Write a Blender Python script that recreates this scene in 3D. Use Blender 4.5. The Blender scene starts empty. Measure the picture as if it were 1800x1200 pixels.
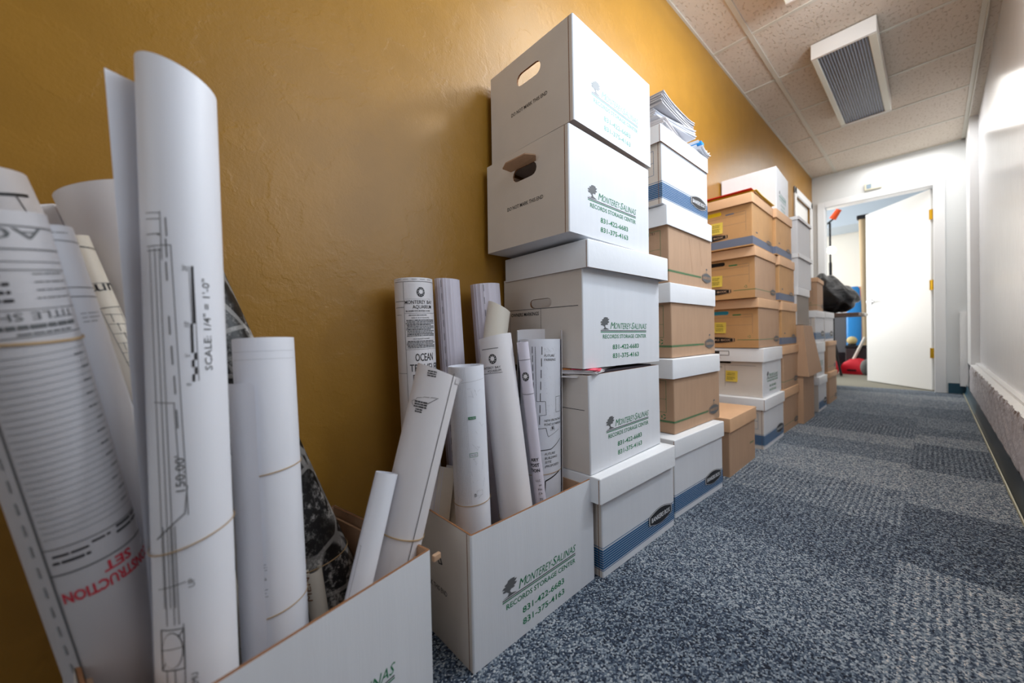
import bpy, bmesh, math, random
from mathutils import Vector, Matrix, Euler
from mathutils.geometry import tessellate_polygon
random.seed(7)
S = bpy.context.scene
COL = S.collection
PI = math.pi

# ------------------------------------------------------------------ camera
F_PX, YAW, PITCH, ROLL, CZ = 652.1, .8485, -.012, -.022, .633
cy, sy, cp, sp = math.cos(YAW), math.sin(YAW), math.cos(PITCH), math.sin(PITCH)
fwd = Vector((-sy*cp, cy*cp, sp)); rgt = Vector((cy, sy, 0)); up = rgt.cross(fwd)
cr, sr = math.cos(ROLL), math.sin(ROLL)
r2 = rgt*cr + up*sr; u2 = -rgt*sr + up*cr
cam = bpy.data.cameras.new('camera'); camo = bpy.data.objects.new('camera', cam); COL.objects.link(camo)
camo.matrix_world = Matrix(((r2.x, u2.x, -fwd.x, 0), (r2.y, u2.y, -fwd.y, 0), (r2.z, u2.z, -fwd.z, CZ), (0, 0, 0, 1)))
cam.sensor_width = 36; cam.lens = F_PX/1800*36; cam.clip_start = .02
cam.dof.use_dof = True; cam.dof.focus_distance = 1.02; cam.dof.aperture_fstop = 2.1
S.camera = camo
CAM = Vector((0, 0, CZ))

# ------------------------------------------------------------------ light, world, exposure
S.view_settings.view_transform = 'Standard'; S.view_settings.look = 'None'
S.view_settings.gamma = 1; S.view_settings.use_curve_mapping = False
S.view_settings.exposure = 0.45
W = bpy.data.worlds.new('world'); S.world = W; W.use_nodes = True
W.node_tree.nodes['Background'].inputs[0].default_value = (.75, .86, 1, 1)
W.node_tree.nodes['Background'].inputs[1].default_value = .6

def area(name, loc, rot, sx, sy_, power, col=(1, 1, 1)):
    l = bpy.data.lights.new(name, 'AREA'); l.shape = 'RECTANGLE'; l.size = sx; l.size_y = sy_
    l.energy = power; l.color = col
    o = bpy.data.objects.new(name, l); o.location = loc; o.rotation_euler = rot; COL.objects.link(o)
    return o
# unseen side window, assumed and shaped for the cool light from the right
area('assumed_window_key', (.30, 1.95, 2.1), (0, PI/2+.1, .3), .3, .32, 19, (.86, .93, 1))
area('assumed_window_fill', (.33, .85, 1.55), (0, PI/2, 0), 1.1, 1.2, 7.5, (.82, .91, 1))  # broad soft fill added to brighten the foreground
# fill added behind the camera to brighten the foreground
area('rear_fill', (-.36, -1.95, 1.35), (PI/2, 0, 0), 1.0, 1.6, 5, (.9, .95, 1))
# tube light above, just before the frame starts
area('tube_light', (-.345, 1.78, 2.295), (0, 0, 0), .2, 1.1, 7.5, (1, .95, .87))
# daylight in the room past the door
area('far_room_daylight', (-3.05, 7.3, 1.5), (0, -PI/2, 0), 1.8, 2.6, 85, (1, .98, .95))
area('far_hall_fill', (-.2, 4.85, 2.37), (0, 0, 0), .6, 1.1, 10, (1, .98, .95))  # fill added to brighten the hall end, no fixture behind it

# ------------------------------------------------------------------ materials
def lin(c):
    return tuple(((x/255)/12.92 if x/255 <= .04045 else ((x/255+.055)/1.055)**2.4) for x in c) + (1,)
MATS = {}
def mat(name, rgb, rough=.6, metal=0, bump=0, bscale=200, var=0, vscale=8, spec=.5, stretch=(1, 1, 1), coat=0, emit=None):
    if name in MATS: return MATS[name]
    m = bpy.data.materials.new(name); m.use_nodes = True; nt = m.node_tree; b = nt.nodes['Principled BSDF']
    c = lin(rgb)
    b.inputs['Base Color'].default_value = c; b.inputs['Roughness'].default_value = rough; b.inputs['Metallic'].default_value = metal
    b.inputs['Specular IOR Level'].default_value = spec; b.inputs['Coat Weight'].default_value = coat
    tc = nt.nodes.new('ShaderNodeTexCoord'); mp = nt.nodes.new('ShaderNodeMapping'); mp.inputs['Scale'].default_value = stretch
    nt.links.new(tc.outputs['Object'], mp.inputs['Vector'])
    if var:
        n = nt.nodes.new('ShaderNodeTexNoise'); n.inputs['Scale'].default_value = vscale; n.inputs['Detail'].default_value = 5
        nt.links.new(mp.outputs[0], n.inputs['Vector'])
        r = nt.nodes.new('ShaderNodeValToRGB')
        r.color_ramp.elements[0].position = .3; r.color_ramp.elements[1].position = .7
        r.color_ramp.elements[0].color = tuple(x*(1-var) for x in c[:3]) + (1,)
        r.color_ramp.elements[1].color = tuple(min(1, x*(1+var*.5)) for x in c[:3]) + (1,)
        nt.links.new(n.outputs['Fac'], r.inputs[0]); nt.links.new(r.outputs[0], b.inputs['Base Color'])
    if bump:
        n = nt.nodes.new('ShaderNodeTexNoise'); n.inputs['Scale'].default_value = bscale; n.inputs['Detail'].default_value = 4
        nt.links.new(mp.outputs[0], n.inputs['Vector'])
        bp = nt.nodes.new('ShaderNodeBump'); bp.inputs['Strength'].default_value = bump; bp.inputs['Distance'].default_value = .002
        nt.links.new(n.outputs['Fac'], bp.inputs['Height']); nt.links.new(bp.outputs[0], b.inputs['Normal'])
    if emit:
        b.inputs['Emission Color'].default_value = lin(emit[0]); b.inputs['Emission Strength'].default_value = emit[1]
    MATS[name] = m; return m

WB = mat('white_cardboard', (224, 226, 231), .6, bump=.12, bscale=50, stretch=(8, 8, .4), var=.02, vscale=6)
WE = mat('bounce_tinted_cardboard', (216, 208, 200), .6, bump=.2, bscale=60, var=.06, vscale=6)  # end panels: warm bounce from the wall put into the white
WL = mat('white_lid_cardboard', (230, 232, 236), .5, bump=.2, bscale=80, var=.03, vscale=5)
KR = mat('kraft_cardboard', (188, 153, 124), .7, bump=.3, bscale=70, stretch=(6, 6, .7), var=.05, vscale=9)
KO = mat('bounce_lit_kraft_cardboard', (200, 154, 104), .65, bump=.3, bscale=70, var=.08, vscale=9)  # kraft with the mustard wall's bounce light put into the colour
KP = mat('pale_kraft_cardboard', (216, 174, 136), .65, bump=.2, bscale=70, var=.06, vscale=9)
KE = mat('kraft_edge', (140, 96, 62), .8, bump=.6, bscale=400)
BL = mat('blue_ink', (16, 92, 142), .5)
BG = mat('grey_blue_ink', (104, 114, 136), .6)
GI = mat('green_ink', (12, 122, 76), .5)
GF = mat('faded_green_ink', (118, 176, 166), .5)
GY = mat('grey_ink', (96, 98, 100), .6)
GL = mat('light_grey_ink', (150, 154, 158), .6)
BK = mat('black_ink', (28, 28, 32), .5)
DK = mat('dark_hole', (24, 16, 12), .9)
RD = mat('red_ink', (206, 60, 76), .5)
YN = mat('yellow_note_paper', (226, 200, 84), .6)
YF = mat('yellow_folder', (232, 196, 20), .45)
CF = mat('teal_folder', (28, 140, 168), .5)
P1 = mat('bright_white_paper', (234, 236, 244), .45, var=.02, vscale=4)
P2 = mat('white_bond_paper', (226, 222, 224), .5, var=.03, vscale=5)
P3 = mat('cream_paper', (228, 220, 206), .5, var=.03, vscale=5)
P4 = mat('lilac_white_paper', (218, 212, 224), .5, var=.03, vscale=5)
P5 = mat('grey_white_paper', (196, 194, 198), .5, var=.03, vscale=5)
BAND = mat('rubber', (186, 156, 116), .5)
PRINTMATS = {'blue': BL, 'bgrey': BG, 'green': GI, 'fgreen': GF, 'grey': GY, 'lgrey': GL, 'black': BK, 'dark': DK, 'red': RD,
             'note': YN, 'yellow': YF, 'teal': CF, 'white': WL, 'kraft': KR, 'edge': KE}

# ------------------------------------------------------------------ mesh helpers
class MB:
    def __init__(s): s.v = []; s.f = []; s.m = []; s.mats = []
    def mi(s, m):
        if m not in s.mats: s.mats.append(m)
        return s.mats.index(m)
    def add(s, vs, fs, m):
        o = len(s.v); k = s.mi(m); s.v += [Vector(v) for v in vs]
        for f in fs: s.f.append([i+o for i in f]); s.m.append(k)
    def quad(s, a, b, c, d, m): s.add([a, b, c, d], [(0, 1, 2, 3)], m)
    def box(s, x0, y0, z0, x1, y1, z1, m):
        v = [(x, y, z) for z in (z0, z1) for y in (y0, y1) for x in (x0, x1)]
        s.add(v, [(0, 2, 3, 1), (4, 5, 7, 6), (0, 1, 5, 4), (2, 6, 7, 3), (0, 4, 6, 2), (1, 3, 7, 5)], m)
    def bev_box(s, x0, y0, z0, x1, y1, z1, m, r=.003, seg=2, open_=None, M=None):
        bm = bmesh.new(); bmesh.ops.create_cube(bm, size=1)
        for v in bm.verts: v.co = Vector(((x0+x1)/2+v.co.x*(x1-x0), (y0+y1)/2+v.co.y*(y1-y0), (z0+z1)/2+v.co.z*(z1-z0)))
        if open_:
            for f in list(bm.faces):
                if f.normal.z*open_ > .9: bm.faces.remove(f)
        es = [e for e in bm.edges if len(e.link_faces) == 2]
        bmesh.ops.bevel(bm, geom=es, offset=r, segments=seg, affect='EDGES', profile=.5)
        s.bm(bm, m, M); bm.free()
    def bm(s, bm, m, M=None):
        bm.verts.index_update()
        s.add([(M @ v.co) if M else v.co.copy() for v in bm.verts], [[v.index for v in f.verts] for f in bm.faces], m)
    def cyl(s, a, b, r, m, n=12, r2=None, caps=True):
        a, b = Vector(a), Vector(b); d = (b-a).normalized(); t = Vector((0, 0, 1)) if abs(d.z) < .9 else Vector((1, 0, 0))
        x = d.cross(t).normalized(); y = d.cross(x); r2 = r if r2 is None else r2
        vs = [a+(x*math.cos(2*PI*i/n)+y*math.sin(2*PI*i/n))*r for i in range(n)] + [b+(x*math.cos(2*PI*i/n)+y*math.sin(2*PI*i/n))*r2 for i in range(n)]
        fs = [(i, (i+1) % n, n+(i+1) % n, n+i) for i in range(n)]
        if caps: fs += [tuple(range(n-1, -1, -1)), tuple(range(n, 2*n))]
        s.add(vs, fs, m)
    def build(s, name, parent=None, smooth=None, M=None, loc=None):
        me = bpy.data.meshes.new(name); me.from_pydata([tuple(v) for v in s.v], [], s.f)
        for m in s.mats: me.materials.append(m)
        me.polygons.foreach_set('material_index', s.m); me.update()
        bm = bmesh.new(); bm.from_mesh(me)
        if smooth is not None:
            for f in bm.faces: f.smooth = True
            for e in bm.edges:
                if len(e.link_faces) == 2 and e.calc_face_angle(0) > smooth: e.smooth = False
        bm.to_mesh(me); bm.free()
        o = bpy.data.objects.new(name, me); COL.objects.link(o)
        if parent: o.parent = parent
        if M is not None: o.matrix_local = M
        if loc is not None: o.location = loc
        return o

def empty(name, M=None, loc=None):
    o = bpy.data.objects.new(name, None); o.empty_display_size = .05; COL.objects.link(o)
    if M is not None: o.matrix_world = M
    if loc is not None: o.location = loc
    return o
def tag(o, label=None, cat=None, group=None, kind=None):
    if label: o['label'] = label
    if cat: o['category'] = cat
    if group: o['group'] = group
    if kind: o['kind'] = kind
    return o
def struct(o): o['kind'] = 'structure'; return o

# text outlines -> flat triangles, cached
_T = {}
def glyphs(s, bold):
    k = (s, bold)
    if k not in _T:
        c = bpy.data.curves.new('t', 'FONT'); c.body = s; c.offset = bold; c.resolution_u = 2; c.fill_mode = 'FRONT'
        o = bpy.data.objects.new('t', c); me = bpy.data.meshes.new_from_object(o)
        _T[k] = ([(v.co.x, v.co.y) for v in me.vertices], [tuple(p.vertices) for p in me.polygons])
        bpy.data.objects.remove(o); bpy.data.curves.remove(c); bpy.data.meshes.remove(me)
    return _T[k]
_hv = glyphs('H', 0)[0]; CAP = max(v[1] for v in _hv)

class Print:
    """flat ink on a surface: (a right, b up) in metres; layer lifts one ink over another"""
    def __init__(s): s.p = []
    def poly(s, pts, m, layer=0): s.p.append((list(pts), [tuple(range(len(pts)))], m, layer))
    def rect(s, a0, b0, a1, b1, m, layer=0): s.poly([(a0, b0), (a1, b0), (a1, b1), (a0, b1)], m, layer)
    def line(s, a0, b0, a1, b1, w, m, layer=0):
        d = Vector((a1-a0, b1-b0)); n = Vector((-d.y, d.x)).normalized()*w/2
        s.poly([(a0-n.x, b0-n.y), (a1-n.x, b1-n.y), (a1+n.x, b1+n.y), (a0+n.x, b0+n.y)], m, layer)
    def frame(s, a0, b0, a1, b1, w, m, layer=0):
        s.line(a0, b0, a1, b0, w, m, layer); s.line(a1, b0, a1, b1, w, m, layer); s.line(a1, b1, a0, b1, w, m, layer); s.line(a0, b1, a0, b0, w, m, layer)
    def disc(s, a, b, ra, rb, m, layer=0, n=18, rot=0):
        c, q = math.cos(rot), math.sin(rot)
        s.poly([(a+ra*math.cos(t)*c-rb*math.sin(t)*q, b+ra*math.cos(t)*q+rb*math.sin(t)*c) for t in [2*PI*i/n for i in range(n)]], m, layer)
    def text(s, t, a, b, h, m, w=None, shear=0, bold=0, rot=0, layer=0, align=0):
        vs, fs = glyphs(t, bold)
        if not vs: return
        k = h/CAP; x0 = min(v[0] for v in vs); x1 = max(v[0] for v in vs)
        kx = k if w is None else w/(x1-x0); off = -align*(x1-x0)*kx
        c, q = math.cos(rot), math.sin(rot); out = []
        for x, y in vs:
            X = (x-x0)*kx+off+shear*y*k; Y = y*k
            out.append((a+X*c-Y*q, b+X*q+Y*c))
        s.p.append((out, fs, m, layer))
    def onto(s, mb, fn, cell=None, eps=.0004):
        """fn(a, b, lift) -> point; cell cuts the ink finely enough to follow a curved surface"""
        for pts, fs, m, layer in s.p:
            mm = PRINTMATS[m] if isinstance(m, str) else m
            if cell:
                bm = bmesh.new(); vv = [bm.verts.new((x, y, 0)) for x, y in pts]
                for f in fs:
                    try: bm.faces.new([vv[i] for i in f])
                    except ValueError: pass
                lo = min(p[0] for p in pts); hi = max(p[0] for p in pts); x = math.ceil(lo/cell)*cell
                while x < hi:
                    if x > lo+1e-6:
                        bmesh.ops.bisect_plane(bm, geom=bm.verts[:]+bm.edges[:]+bm.faces[:], plane_co=(x, 0, 0), plane_no=(1, 0, 0))
                    x += cell
                bm.verts.index_update()
                mb.add([fn(v.co.x, v.co.y, eps*(1+layer)) for v in bm.verts], [[v.index for v in f.verts] for f in bm.faces], mm)
                bm.free()
            else:
                mb.add([fn(x, y, eps*(1+layer)) for x, y in pts], fs, mm)

def place(x, y, z, yaw=0, tx=0, ty=0):
    return Matrix.Translation((x, y, z)) @ Matrix.Rotation(yaw, 4, 'Z') @ Matrix.Rotation(ty, 4, 'Y') @ Matrix.Rotation(tx, 4, 'X')

# ------------------------------------------------------------------ printed marks
def tree_logo(p, a, b, w, h, m):
    pts = [(.02, .02), (.35, .06), (.45, .2), (.3, .34), (.1, .36), (.04, .46), (.2, .5), (0, .58), (.1, .66), (.24, .68), (.16, .78), (.34, .84),
           (.4, .96), (.6, 1), (.86, .96), (.82, .88), (1, .86), (.92, .76), (.84, .7), (1, .64), (.9, .54), (.78, .5), (.86, .42), (.72, .38),
           (.6, .4), (.52, .3), (.6, .16), (.84, .08), (.98, .02), (.5, 0)]
    t = tessellate_polygon([[Vector((x, y, 0)) for x, y in pts]])
    p.p.append(([(a+x*w, b+y*h) for x, y in pts], [tuple(f) for f in t], m, 0))
def storage_mark(p, L=.395, faded=False):
    g = 'fgreen' if faded else 'green'; k = 'lgrey' if faded else 'grey'; d = 'lgrey' if faded else 'black'
    tree_logo(p, .074, .102, .042, .035, k if faded else 'grey')
    p.text('M', .121, .1045, .019, g, shear=.28, w=.018)
    p.text('ONTEREY-', .14, .1045, .0165, g, shear=.28, w=.088)
    p.text('S', .2285, .1045, .019, g, shear=.28, w=.0115)
    p.text('ALINAS', .241, .1045, .0165, g, shear=.28, w=.071)
    p.rect(.075, .0985, .314, .1005, d); p.rect(.075, .0945, .314, .0968, g)
    p.text('RECORDS STORAGE CENTER', .085, .078, .0105, g, w=.228, bold=.012)
    p.text('831-422-6683', .131, .0475, .0125, g, w=.138, bold=.015)
    p.text('831-375-4163', .131, .0225, .0125, g, w=.138, bold=.015)
def oval_badge(p, a0, a1, b0, b1, txt='BANKERS BOX', text=True, m='black', lay=2, tm='white', strawman=False):
    w = a1-a0; h = b1-b0; c = (b0+b1)/2
    def shp(k):
        ww = w*k; hh = h*k; x0 = (a0+a1)/2-ww/2; n = 10
        top = [(x0+ww*i/n, c+hh*(.24+.26*math.sin(PI*i/n))) for i in range(n+1)]
        return top + [(x, 2*c-y) for x, y in reversed(top)]
    p.poly(shp(1.0), m, lay); p.poly(shp(.95), tm, lay+1); p.poly(shp(.9), m, lay+2)
    p.text(txt, a0+w*.11, c-h*.13, h*.26, tm, w=w*.78, bold=.02, layer=lay+3)
def bar_text(p, a0, b0, w, n, dy, th, m, rnd, gap=.25):
    for i in range(n):
        x = a0+ (rnd.random()*w*.05); b = b0-i*dy
        end = a0+w*(1 if rnd.random() > .25 else .8+.2*rnd.random())
        while x < end:
            l = dy*(.6+rnd.random()*2.2); e = min(x+l, end); p.rect(x, b-th, e, b, m); x = e+dy*gap
def shell_logo(p, a, b, r, m='black', bg=P2):
    p.disc(a, b, r*.85, r, m, 0, 26); p.disc(a, b+.05*r, r*.42, r*.46, bg, 1, 20)
    for i in range(9):
        t = 2*PI*i/9+.3; c, q = math.cos(t), math.sin(t)
        pts = [(a+r*.42*c, b+r*.46*q), (a+r*.62*math.cos(t+.32), b+r*.7*math.sin(t+.32)), (a+r*.76*math.cos(t+.62), b+r*.88*math.sin(t+.62)),
               (a+r*.72*math.cos(t+.66), b+r*.86*math.sin(t+.66)), (a+r*.55*math.cos(t+.4), b+r*.64*math.sin(t+.4))]
        p.poly(pts, bg, 1)

# ------------------------------------------------------------------ storage boxes
# local frame: origin at the near, aisle-side, bottom corner; x runs 0..-W to the wall, y 0..L down the hall
def stadium(cx, cz, w, h, n=6):
    r = h/2; out = []
    for i in range(n+1): t = -PI/2+PI*i/n; out.append((cx+w/2-r+r*math.cos(t), cz+r*math.sin(t)))
    for i in range(n+1): t = PI/2+PI*i/n; out.append((cx-w/2+r+r*math.cos(t), cz+r*math.sin(t)))
    return out
def box_mesh(mb, Wd, L, H, mout, mend, hole=None, inner=KR, farhole=False):
    t = .005; r = .0035; n = 3
    bx = [(-Wd, 0), (0, 0), (0, L), (-Wd, L)]
    # outline with rounded corners
    def rc(cx, cy, a0):
        return [(cx+r*math.cos(a0+PI/2*i/n), cy+r*math.sin(a0+PI/2*i/n)) for i in range(n+1)]
    loop = rc(-Wd+r, r, PI) + rc(-r, r, -PI/2) + rc(-r, L-r, 0) + rc(-Wd+r, L-r, PI/2)
    N = len(loop)
    for i in range(N):
        a, b = loop[i], loop[(i+1) % N]
        near = a[1] < 1e-6 and b[1] < 1e-6; far = a[1] > L-1e-6 and b[1] > L-1e-6
        if near and hole: continue
        if far and farhole and hole: continue
        m = mend if (near or far) else mout
        mb.quad((a[0], a[1], 0), (b[0], b[1], 0), (b[0], b[1], H), (a[0], a[1], H), m)
    ctr = (-Wd/2, L/2)
    for z in (0,):
        mb.add([(a, b, z) for a, b in loop], [tuple(range(N-1, -1, -1))], mout)
    # inside
    X0, X1, Y0, Y1 = -Wd+t, -t, t, L-t
    if not hole: mb.quad((X0, Y0, H), (X1, Y0, H), (X1, Y0, t), (X0, Y0, t), inner)
    mb.quad((X1, Y0, H), (X1, Y1, H), (X1, Y1, t), (X1, Y0, t), inner)
    if not (hole and farhole): mb.quad((X1, Y1, H), (X0, Y1, H), (X0, Y1, t), (X1, Y1, t), inner)
    mb.quad((X0, Y1, H), (X0, Y0, H), (X0, Y0, t), (X0, Y1, t), inner)
    mb.quad((X0, Y0, t), (X1, Y0, t), (X1, Y1, t), (X0, Y1, t), inner)
    inn = [(X0, Y0), (X1, Y0), (X1, Y1), (X0, Y1)]; cor = [(-Wd, 0), (0, 0), (0, L), (-Wd, L)]
    for i in range(4):
        a, b, c, d = cor[i], cor[(i+1) % 4], inn[(i+1) % 4], inn[i]
        mb.quad((a[0]*.999, a[1]+(r*.3 if a[1] < .1 else -r*.3), H), (b[0]*.999, b[1]+(r*.3 if b[1] < .1 else -r*.3), H), (c[0], c[1], H), (d[0], d[1], H), KE)
    if hole:
        st = hole
        for (yo, yi, on) in [(0, t, True)] + ([(L, L-t, True)] if farhole else []):
            for y, m, x0, x1, z0 in ((yo, mend, -Wd+r, -r, 0), (yi, inner, X0, X1, t)):
                outer = [Vector((x0, z0, 0)), Vector((x1, z0, 0)), Vector((x1, H, 0)), Vector((x0, H, 0))]
                hl = [Vector((a, b, 0)) for a, b in st]
                tri = tessellate_polygon([outer, hl]); al = outer+hl
                mb.add([(v.x, y, v.y) for v in al], [tuple(f) for f in tri], m)
            k = len(st)
            mb.add([(a, yo, b) for a, b in st] + [(a, yi, b) for a, b in st], [(i, (i+1) % k, k+(i+1) % k, k+i) for i in range(k)], KE)
def lid_part(root, Wd, L, hh, H, m, offs=(0, 0), yaw=0, tx=0, ty=0, seam=KE, name='lid', label=None, prints=None, dz=0):
    """a lift-off lid whose top is at H+.008"""
    mb = MB(); g = .006
    x0, y0 = -Wd-g, -g; x1, y1 = g, L+g; z1 = .0; z0 = -hh
    mb.bev_box(x0, y0, z0, x1, y1, z1, m, r=.0035, seg=3, open_=-1)
    q = .004; z2 = -q
    mb.quad((x0+q, y0+q, z0), (x0+q, y0+q, z2), (x1-q, y0+q, z2), (x1-q, y0+q, z0), m)
    mb.quad((x1-q, y0+q, z0), (x1-q, y0+q, z2), (x1-q, y1-q, z2), (x1-q, y1-q, z0), m)
    mb.quad((x1-q, y1-q, z0), (x1-q, y1-q, z2), (x0+q, y1-q, z2), (x0+q, y1-q, z0), m)
    mb.quad((x0+q, y1-q, z0), (x0+q, y1-q, z2), (x0+q, y0+q, z2), (x0+q, y0+q, z0), m)
    mb.quad((x0+q, y0+q, z2), (x0+q, y1-q, z2), (x1-q, y1-q, z2), (x1-q, y0+q, z2), m)
    c = [(x0, y0), (x1, y0), (x1, y1), (x0, y1)]; d = [(x0+q, y0+q), (x1-q, y0+q), (x1-q, y1-q), (x0+q, y1-q)]
    for i in range(4):
        j = (i+1) % 4
        mb.quad((*c[i], z0), (*d[i], z0), (*d[j], z0), (*c[j], z0), seam or m)
    if seam:
        mb.quad((x1-.0052, y0-.0003, z0), (x1-.0032, y0-.0003, z0), (x1-.0032, y0-.0003, z1-.004), (x1-.0052, y0-.0003, z1-.004), seam)
    if prints:
        p = Print(); prints(p, Wd+2*g, hh)
        p.onto(mb, lambda a, b, e: Vector((x0+a, y0-e, z0+b)))
    o = mb.build(name, root, smooth=.6, M=place(offs[0], offs[1], H+.008+dz, yaw, tx, ty))
    if label: o['label'] = label
    return o
def sheetbox(name, label, cat, M, dims, mout, mend, side=None, end=None, lid=None, hole=None, flap=None, slit=True, group=None, farhole=False, extra=None):
    Wd, L, H = dims
    root = tag(empty(name, M), label, cat, group)
    mb = MB(); box_mesh(mb, Wd, L, H, mout, mend, hole, farhole=farhole)
    ps, pe = Print(), Print()
    if slit: pe.rect(Wd-.0135, 0, Wd-.0115, H, 'edge')
    if side: side(ps)
    if end: end(pe)
    ka = L/.40 if L < .37 else 1; kb = Wd/.318
    ps.onto(mb, lambda a, b, e: Vector((e, a*ka, b)))
    pe.onto(mb, lambda a, b, e: Vector((-Wd+a*kb, -e, b)))
    mb.build('body', root, smooth=.5)
    if lid: lid_part(root, Wd, L, H=H, **lid)
    if flap: flap(root, Wd)
    if extra: extra(root, Wd, L, H)
    return root
def end_text(p):
    p.text('DO NOT MARK THIS END', .0935, .104, .0098, 'black', w=.139, bold=.010)
def flap_out(root, Wd):   # hand-hole flap folded up and out of the end
    mb = MB(); t = .003; z = .217; w0, w1 = .050, .058; cx = -Wd/2+.002
    A = [(cx-w0, -.001, z-.006), (cx+w0-.002, -.001, z-.008), (cx+w1+.004, -.016, z-.004), (cx+.036, -.030, z+.004), (cx-.040, -.030, z+.006), (cx-w1-.006, -.02, z+.002)]
    mb.add(A+[(a, b-.0005, c+t) for a, b, c in A], [(5, 4, 3, 2, 1, 0), (6, 7, 8, 9, 10, 11)]+[(i, (i+1) % 6, 6+(i+1) % 6, 6+i) for i in range(6)], KR)
    mb.build('handle_flap', root)
def flap_in(root, Wd):    # hand-hole flap pushed inwards
    mb = MB(); a = [(x, z) for x, z in stadium(-Wd+.165, .182, .084, .0235)]; n = len(a)
    top = .194
    pts = [(x, .0006+(top-z)*.32, z) for x, z in a]; pt2 = [(x, .003+(top-z)*.32, z) for x, z in a]
    mb.add(pts+pt2, [tuple(range(n)), tuple(range(2*n-1, n-1, -1))]+[(i, (i+1) % n, n+(i+1) % n, n+i) for i in range(n)], WE)
    mb.build('handle_flap', root)

# bankers style box prints
def blue_side(p, L=.40):
    p.rect(0, .0765, L, .0785, 'blue'); p.rect(0, .018, L, .02, 'blue')
    for i in range(8): p.rect(0, .0225+i*.0064, L, .0276+i*.0064, 'blue')
    oval_badge(p, .232, .383, .039, .091)
def blue_end(p, Wd=.318):
    p.rect(0, .0765, Wd, .0785, 'blue'); p.rect(0, .018, Wd, .02, 'blue')
    for i in range(8): p.rect(0, .0225+i*.0064, Wd, .0276+i*.0064, 'blue')
    p.frame(.04, .105, Wd-.03, .19, .0012, 'blue'); p.line(.04, .148, Wd-.03, .148, .0012, 'blue')
def green_side(p, L=.40, full=False):
    p.rect(.0, .0375, .285, .0385, 'green'); p.rect(0, .040, .285, .0432, 'green'); p.rect(0, .0447, .285, .0457, 'green')
    oval_badge(p, .292, .386, .022, .064, m=GY, tm='kraft'); 
    p.line(.34, .064, .338, .078, .002, GY); p.disc(.343, .079, .008, .0035, GY, 0, 10)
def recycle(p, a, b, r, m):
    for k in range(3):
        t = 2*PI*k/3+.5; pts = []
        for i in range(4): u = t+i*.42; pts.append((a+r*math.cos(u), b+r*math.sin(u)))
        for i in range(3, -1, -1): u = t+i*.42; pts.append((a+r*.62*math.cos(u), b+r*.62*math.sin(u)))
        p.poly(pts, m)
def green_end(p, Wd=.318):
    p.rect(.0, .0375, Wd, .0385, 'green'); p.rect(0, .040, Wd, .0432, 'green'); p.rect(0, .0447, Wd, .0457, 'green')
    p.frame(.05, .074, Wd-.03, .19, .0013, 'green'); p.line(.05, .122, Wd-.03, .122, .001, 'green')
    p.rect(.2, .176, .245, .188, 'green'); p.text('751', .25, .178, .009, 'black'); recycle(p, Wd-.04, .058, .009, 'green')
def kraft_end(fold=None, band=None, txt=True):
    def f(p, Wd=.318):
        c = 'bgrey' if band else 'green'
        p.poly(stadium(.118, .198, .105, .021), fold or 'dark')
        p.rect(.19, .181, .232, .188, c); p.line(.235, .185, .285, .186, .0012, 'grey')
        p.line(.03, .171, .288, .171, .0009, 'grey'); p.line(.03, .127, .288, .127, .0009, 'grey'); p.line(.288, .08, .288, .187, .0009, 'grey')
        if band: p.rect(0, .006, Wd, .048, 'bgrey')
        oval_badge(p, .0, .2, .05 if band else .026, .085 if band else .062, m='dark', tm='kraft')
        if not band:
            p.rect(.212, .043, Wd, .0455, 'green'); recycle(p, .272, .062, .007, 'green')
    return f
def kraft_side(band=None):
    def f(p):
        if band:
            p.rect(0, .006, .40, .048, 'bgrey'); oval_badge(p, .26, .36, .04, .066, m=GY, tm='kraft'); p.line(.312, .066, .31, .08, .002, GY)
            p.rect(.06, .07, .09, .078, 'grey')
        else:
            p.rect(0, .043, .275, .0455, 'green'); oval_badge(p, .28, .385, .026, .062, m=GY, tm='kraft'); p.line(.33, .062, .328, .078, .002, GY)
    return f

MSD = (.318, .395, .262); BBD = (.318, .40, .262)
hole_hi = stadium(-.318/2+.005, .194, .092, .036)
A_STACK = 'boxes of the tall stack behind the paper rolls'
# --- foreground open cartons holding the rolls
def inner_flaps(root, Wd, L, H):
    for y in (L-.013, .0085):
        mb = MB(); mb.box(-Wd+.008, y, .01, -.008, y+.0045, H-.018, KR); mb.build('inner_flap', root)
sheetbox('open_carton', 'open white carton nearest the camera, cut off by the frame, full of plan rolls', 'box',
         place(-.4995, -.069, 0, .2259), MSD, WB, WE, side=storage_mark, end=end_text, extra=inner_flaps)
sheetbox('open_carton', 'open white carton beside the tall box stack, full of upright plan rolls', 'box',
         place(-.574, .392, 0, .031), MSD, WB, WE, side=storage_mark, end=end_text, extra=inner_flaps)
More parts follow.
